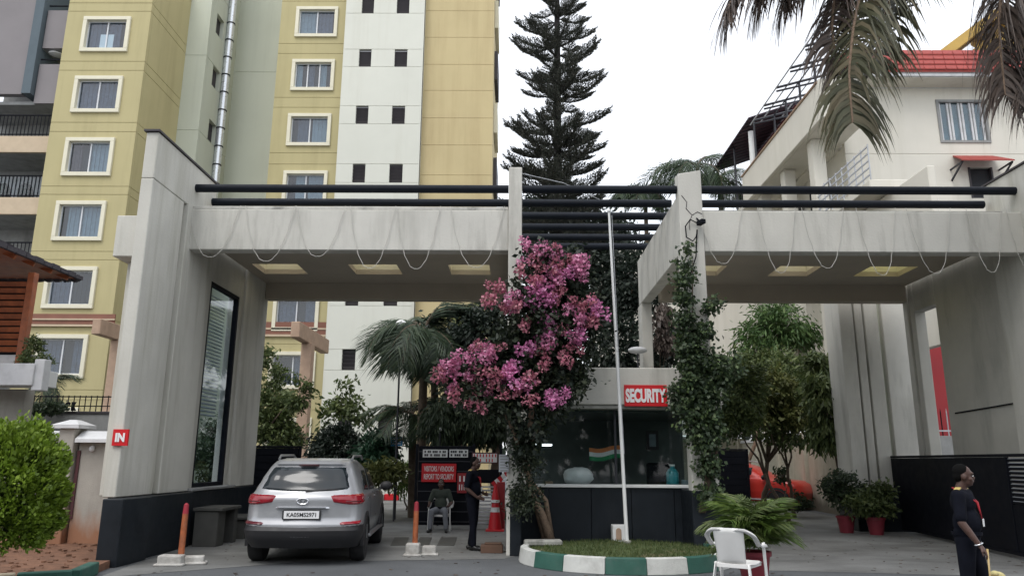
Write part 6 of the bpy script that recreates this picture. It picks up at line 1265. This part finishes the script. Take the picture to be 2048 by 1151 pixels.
    if lanyard:
        m = MB(); cz = che.z; m.tube([nk+Vector((-.085, 0, .01)), nk+Vector((-.03, .085, -.01)), nk+Vector((.05, .07, -.05)), che+Vector((.14, .03, .03)), che+Vector((.155+belly*.6, 0, -.14))], .0075, 6); m.tube([nk+Vector((-.085, 0, .01)), nk+Vector((-.03, -.085, -.01)), nk+Vector((.05, -.07, -.05)), che+Vector((.14, -.03, .03)), che+Vector((.155+belly*.6, 0, -.14))], .0075, 6); m.build('lanyard', lanyard, t, smooth=True)
        solid('collar', [(nk+Vector((0, 0, -.035)), (.082, .088, .024))], .01, M_unif if lanyard is None else shirt, t, 1)
        if badge: m = MB(); m.obox(che+Vector((.165+belly*.6, 0, -.18)), (.003, .028, .04)); m.build('badge', M_text, t)
    for s in (-1, 1): sh = V3['sh_l' if s > 0 else 'sh_r']; m = MB(); m.obox(sh+Vector((0, -s*.02, .073)), (.028, .045, .006), 0, s*-.25); m.build('epaulette', mat('gold_braid', (.5, .38, .12), .6) if 'gold_braid' not in MATS else MATS['gold_braid'], t) if lanyard else None
    return t
std = dict(pelvis=(0, 0, .93), chest=(.0, 0, 1.30), neck=(-.005, 0, 1.47), head=(.03, 0, 1.60),
    sh_l=(0, .185, 1.40), el_l=(-.02, .245, 1.13), wr_l=(.03, .25, .89), ha_l=(.05, .25, .82), sh_r=(0, -.185, 1.40), el_r=(-.02, -.245, 1.13), wr_r=(.05, -.25, .89), ha_r=(.08, -.25, .82),
    hip_l=(0, .09, .92), kn_l=(.03, .10, .50), an_l=(-.02, .11, .09), hip_r=(0, -.09, .92), kn_r=(.03, -.10, .50), an_r=(.0, -.11, .09))
# standing guard in the centre: faces right, forearms in front of him
J = dict(std); J.update(el_l=(-.03, .24, 1.14), wr_l=(.19, .15, 1.02), ha_l=(.26, .10, 1.02), el_r=(-.04, -.25, 1.14), wr_r=(.16, -.20, .98), ha_r=(.23, -.16, .96), an_l=(-.06, .08, .09), an_r=(.06, -.10, .09), head=(.045, 0, 1.595), kn_l=(.0, .1, .5), kn_r=(.05, -.1, .5))
q = PZ(944, 1099); person((q.x, q.y, 0), rad(-18), 'guard in a black uniform standing in profile beside the brown box', J, .905, belly=.025)
# guard on the right, facing right, cane in the hand, arm down
J = dict(std); J.update(el_r=(.02, -.25, 1.12), wr_r=(.16, -.24, .90), ha_r=(.21, -.235, .83), head=(.04, 0, 1.60), kn_l=(.10, .10, .50), an_l=(.12, .1, .09), kn_r=(-.02, -.1, .5), an_r=(-.10, -.11, .09))
gp = PY(1921, 1000, 7.45); GX, GY = gp.x+.02, 7.45
P3 = person((GX, GY, 0), rad(-42), 'guard in a black uniform with a red lanyard walking right before the open gate', J, .86, belly=.018, head_yaw=rad(22))
Rg = Matrix.Rotation(rad(-42), 3, 'Z'); hw_ = Vector((GX, GY, 0))+Rg @ (Vector((.215, -.235, .80))*.86)
t = thing('cane', (hw_.x, hw_.y, 0), 'pale wooden cane held in the right hand of the guard at the right', 'cane'); m = MB(); m.tube([hw_+Vector((.01, 0, .06)), hw_+Vector((-.01, -.02, -.2)), hw_+Vector((-.03, -.05, -.68))], [.009, .008, .007], 8); m.build('shaft', mat('cane_wood', (.45, .33, .14), .5), t, smooth=True)
m = MB(); w0 = Vector((GX, GY, 0))+Rg @ (Vector((.15, -.24, .915))*.86); m.tube([w0+Vector((.034*math.cos(a), .030*math.sin(a), .012*math.cos(a))) for a in [2*PI*i/16 for i in range(17)]], .007, 6); wt_ = m.build('wristband', M_chrome, None, smooth=True); tag(wt_, 'shiny metal band round the wrist of the guard holding the cane', 'bracelet')
# small pale bag at the lower right corner
q = PY(1996, 1152, 7.9); t = thing('cloth_bundle', (q.x, 7.9, 0), 'small pale yellow bundle on a low stool in the lower right corner', 'bag'); m = MB(); m.ball((q.x, 7.9, q.z), (.07, .06, .05), 14); m.ball((q.x-.04, 7.88, q.z+.03), (.04, .04, .03), 12); m.build('bundle', mat('pale_yellow', (.5, .44, .2), .8, var=.2, scale=20), t, smooth=True)
m = MB(); m.box(q.x-.15, q.x+.15, 7.78, 8.06, q.z-.10, q.z-.055); m.build('stool_top', M_wood, t, bevel=.005)
for dx in (-.12, .12):
    for dy in (7.81, 8.03): m = MB(); m.box(q.x+dx-.015, q.x+dx+.015, dy-.015, dy+.015, 0, q.z-.101); m.build('leg', M_wood, t)
# seated man
J = dict(pelvis=(-.03, 0, .50), chest=(-.06, 0, .86), neck=(-.05, 0, 1.02), head=(-.01, 0, 1.14), sh_l=(-.06, .18, .96), el_l=(-.02, .28, .70), wr_l=(.20, .26, .64), ha_l=(.27, .25, .63), sh_r=(-.06, -.18, .96), el_r=(-.02, -.28, .70), wr_r=(.20, -.26, .64), ha_r=(.27, -.25, .63),
    hip_l=(.0, .09, .50), kn_l=(.42, .17, .50), an_l=(.40, .20, .09), hip_r=(.0, -.09, .50), kn_r=(.42, -.17, .50), an_r=(.40, -.20, .09))
person((ch2.x, ch2.y+.08, 0), rad(-92), 'man in a dark olive shirt and grey trousers sitting on a white chair', J, .86, shirt=mat('olive_shirt', (.035, .045, .035), .85), trousers=mat('grey_trousers', (.16, .17, .19), .85, var=.1, scale=10), lanyard=None)
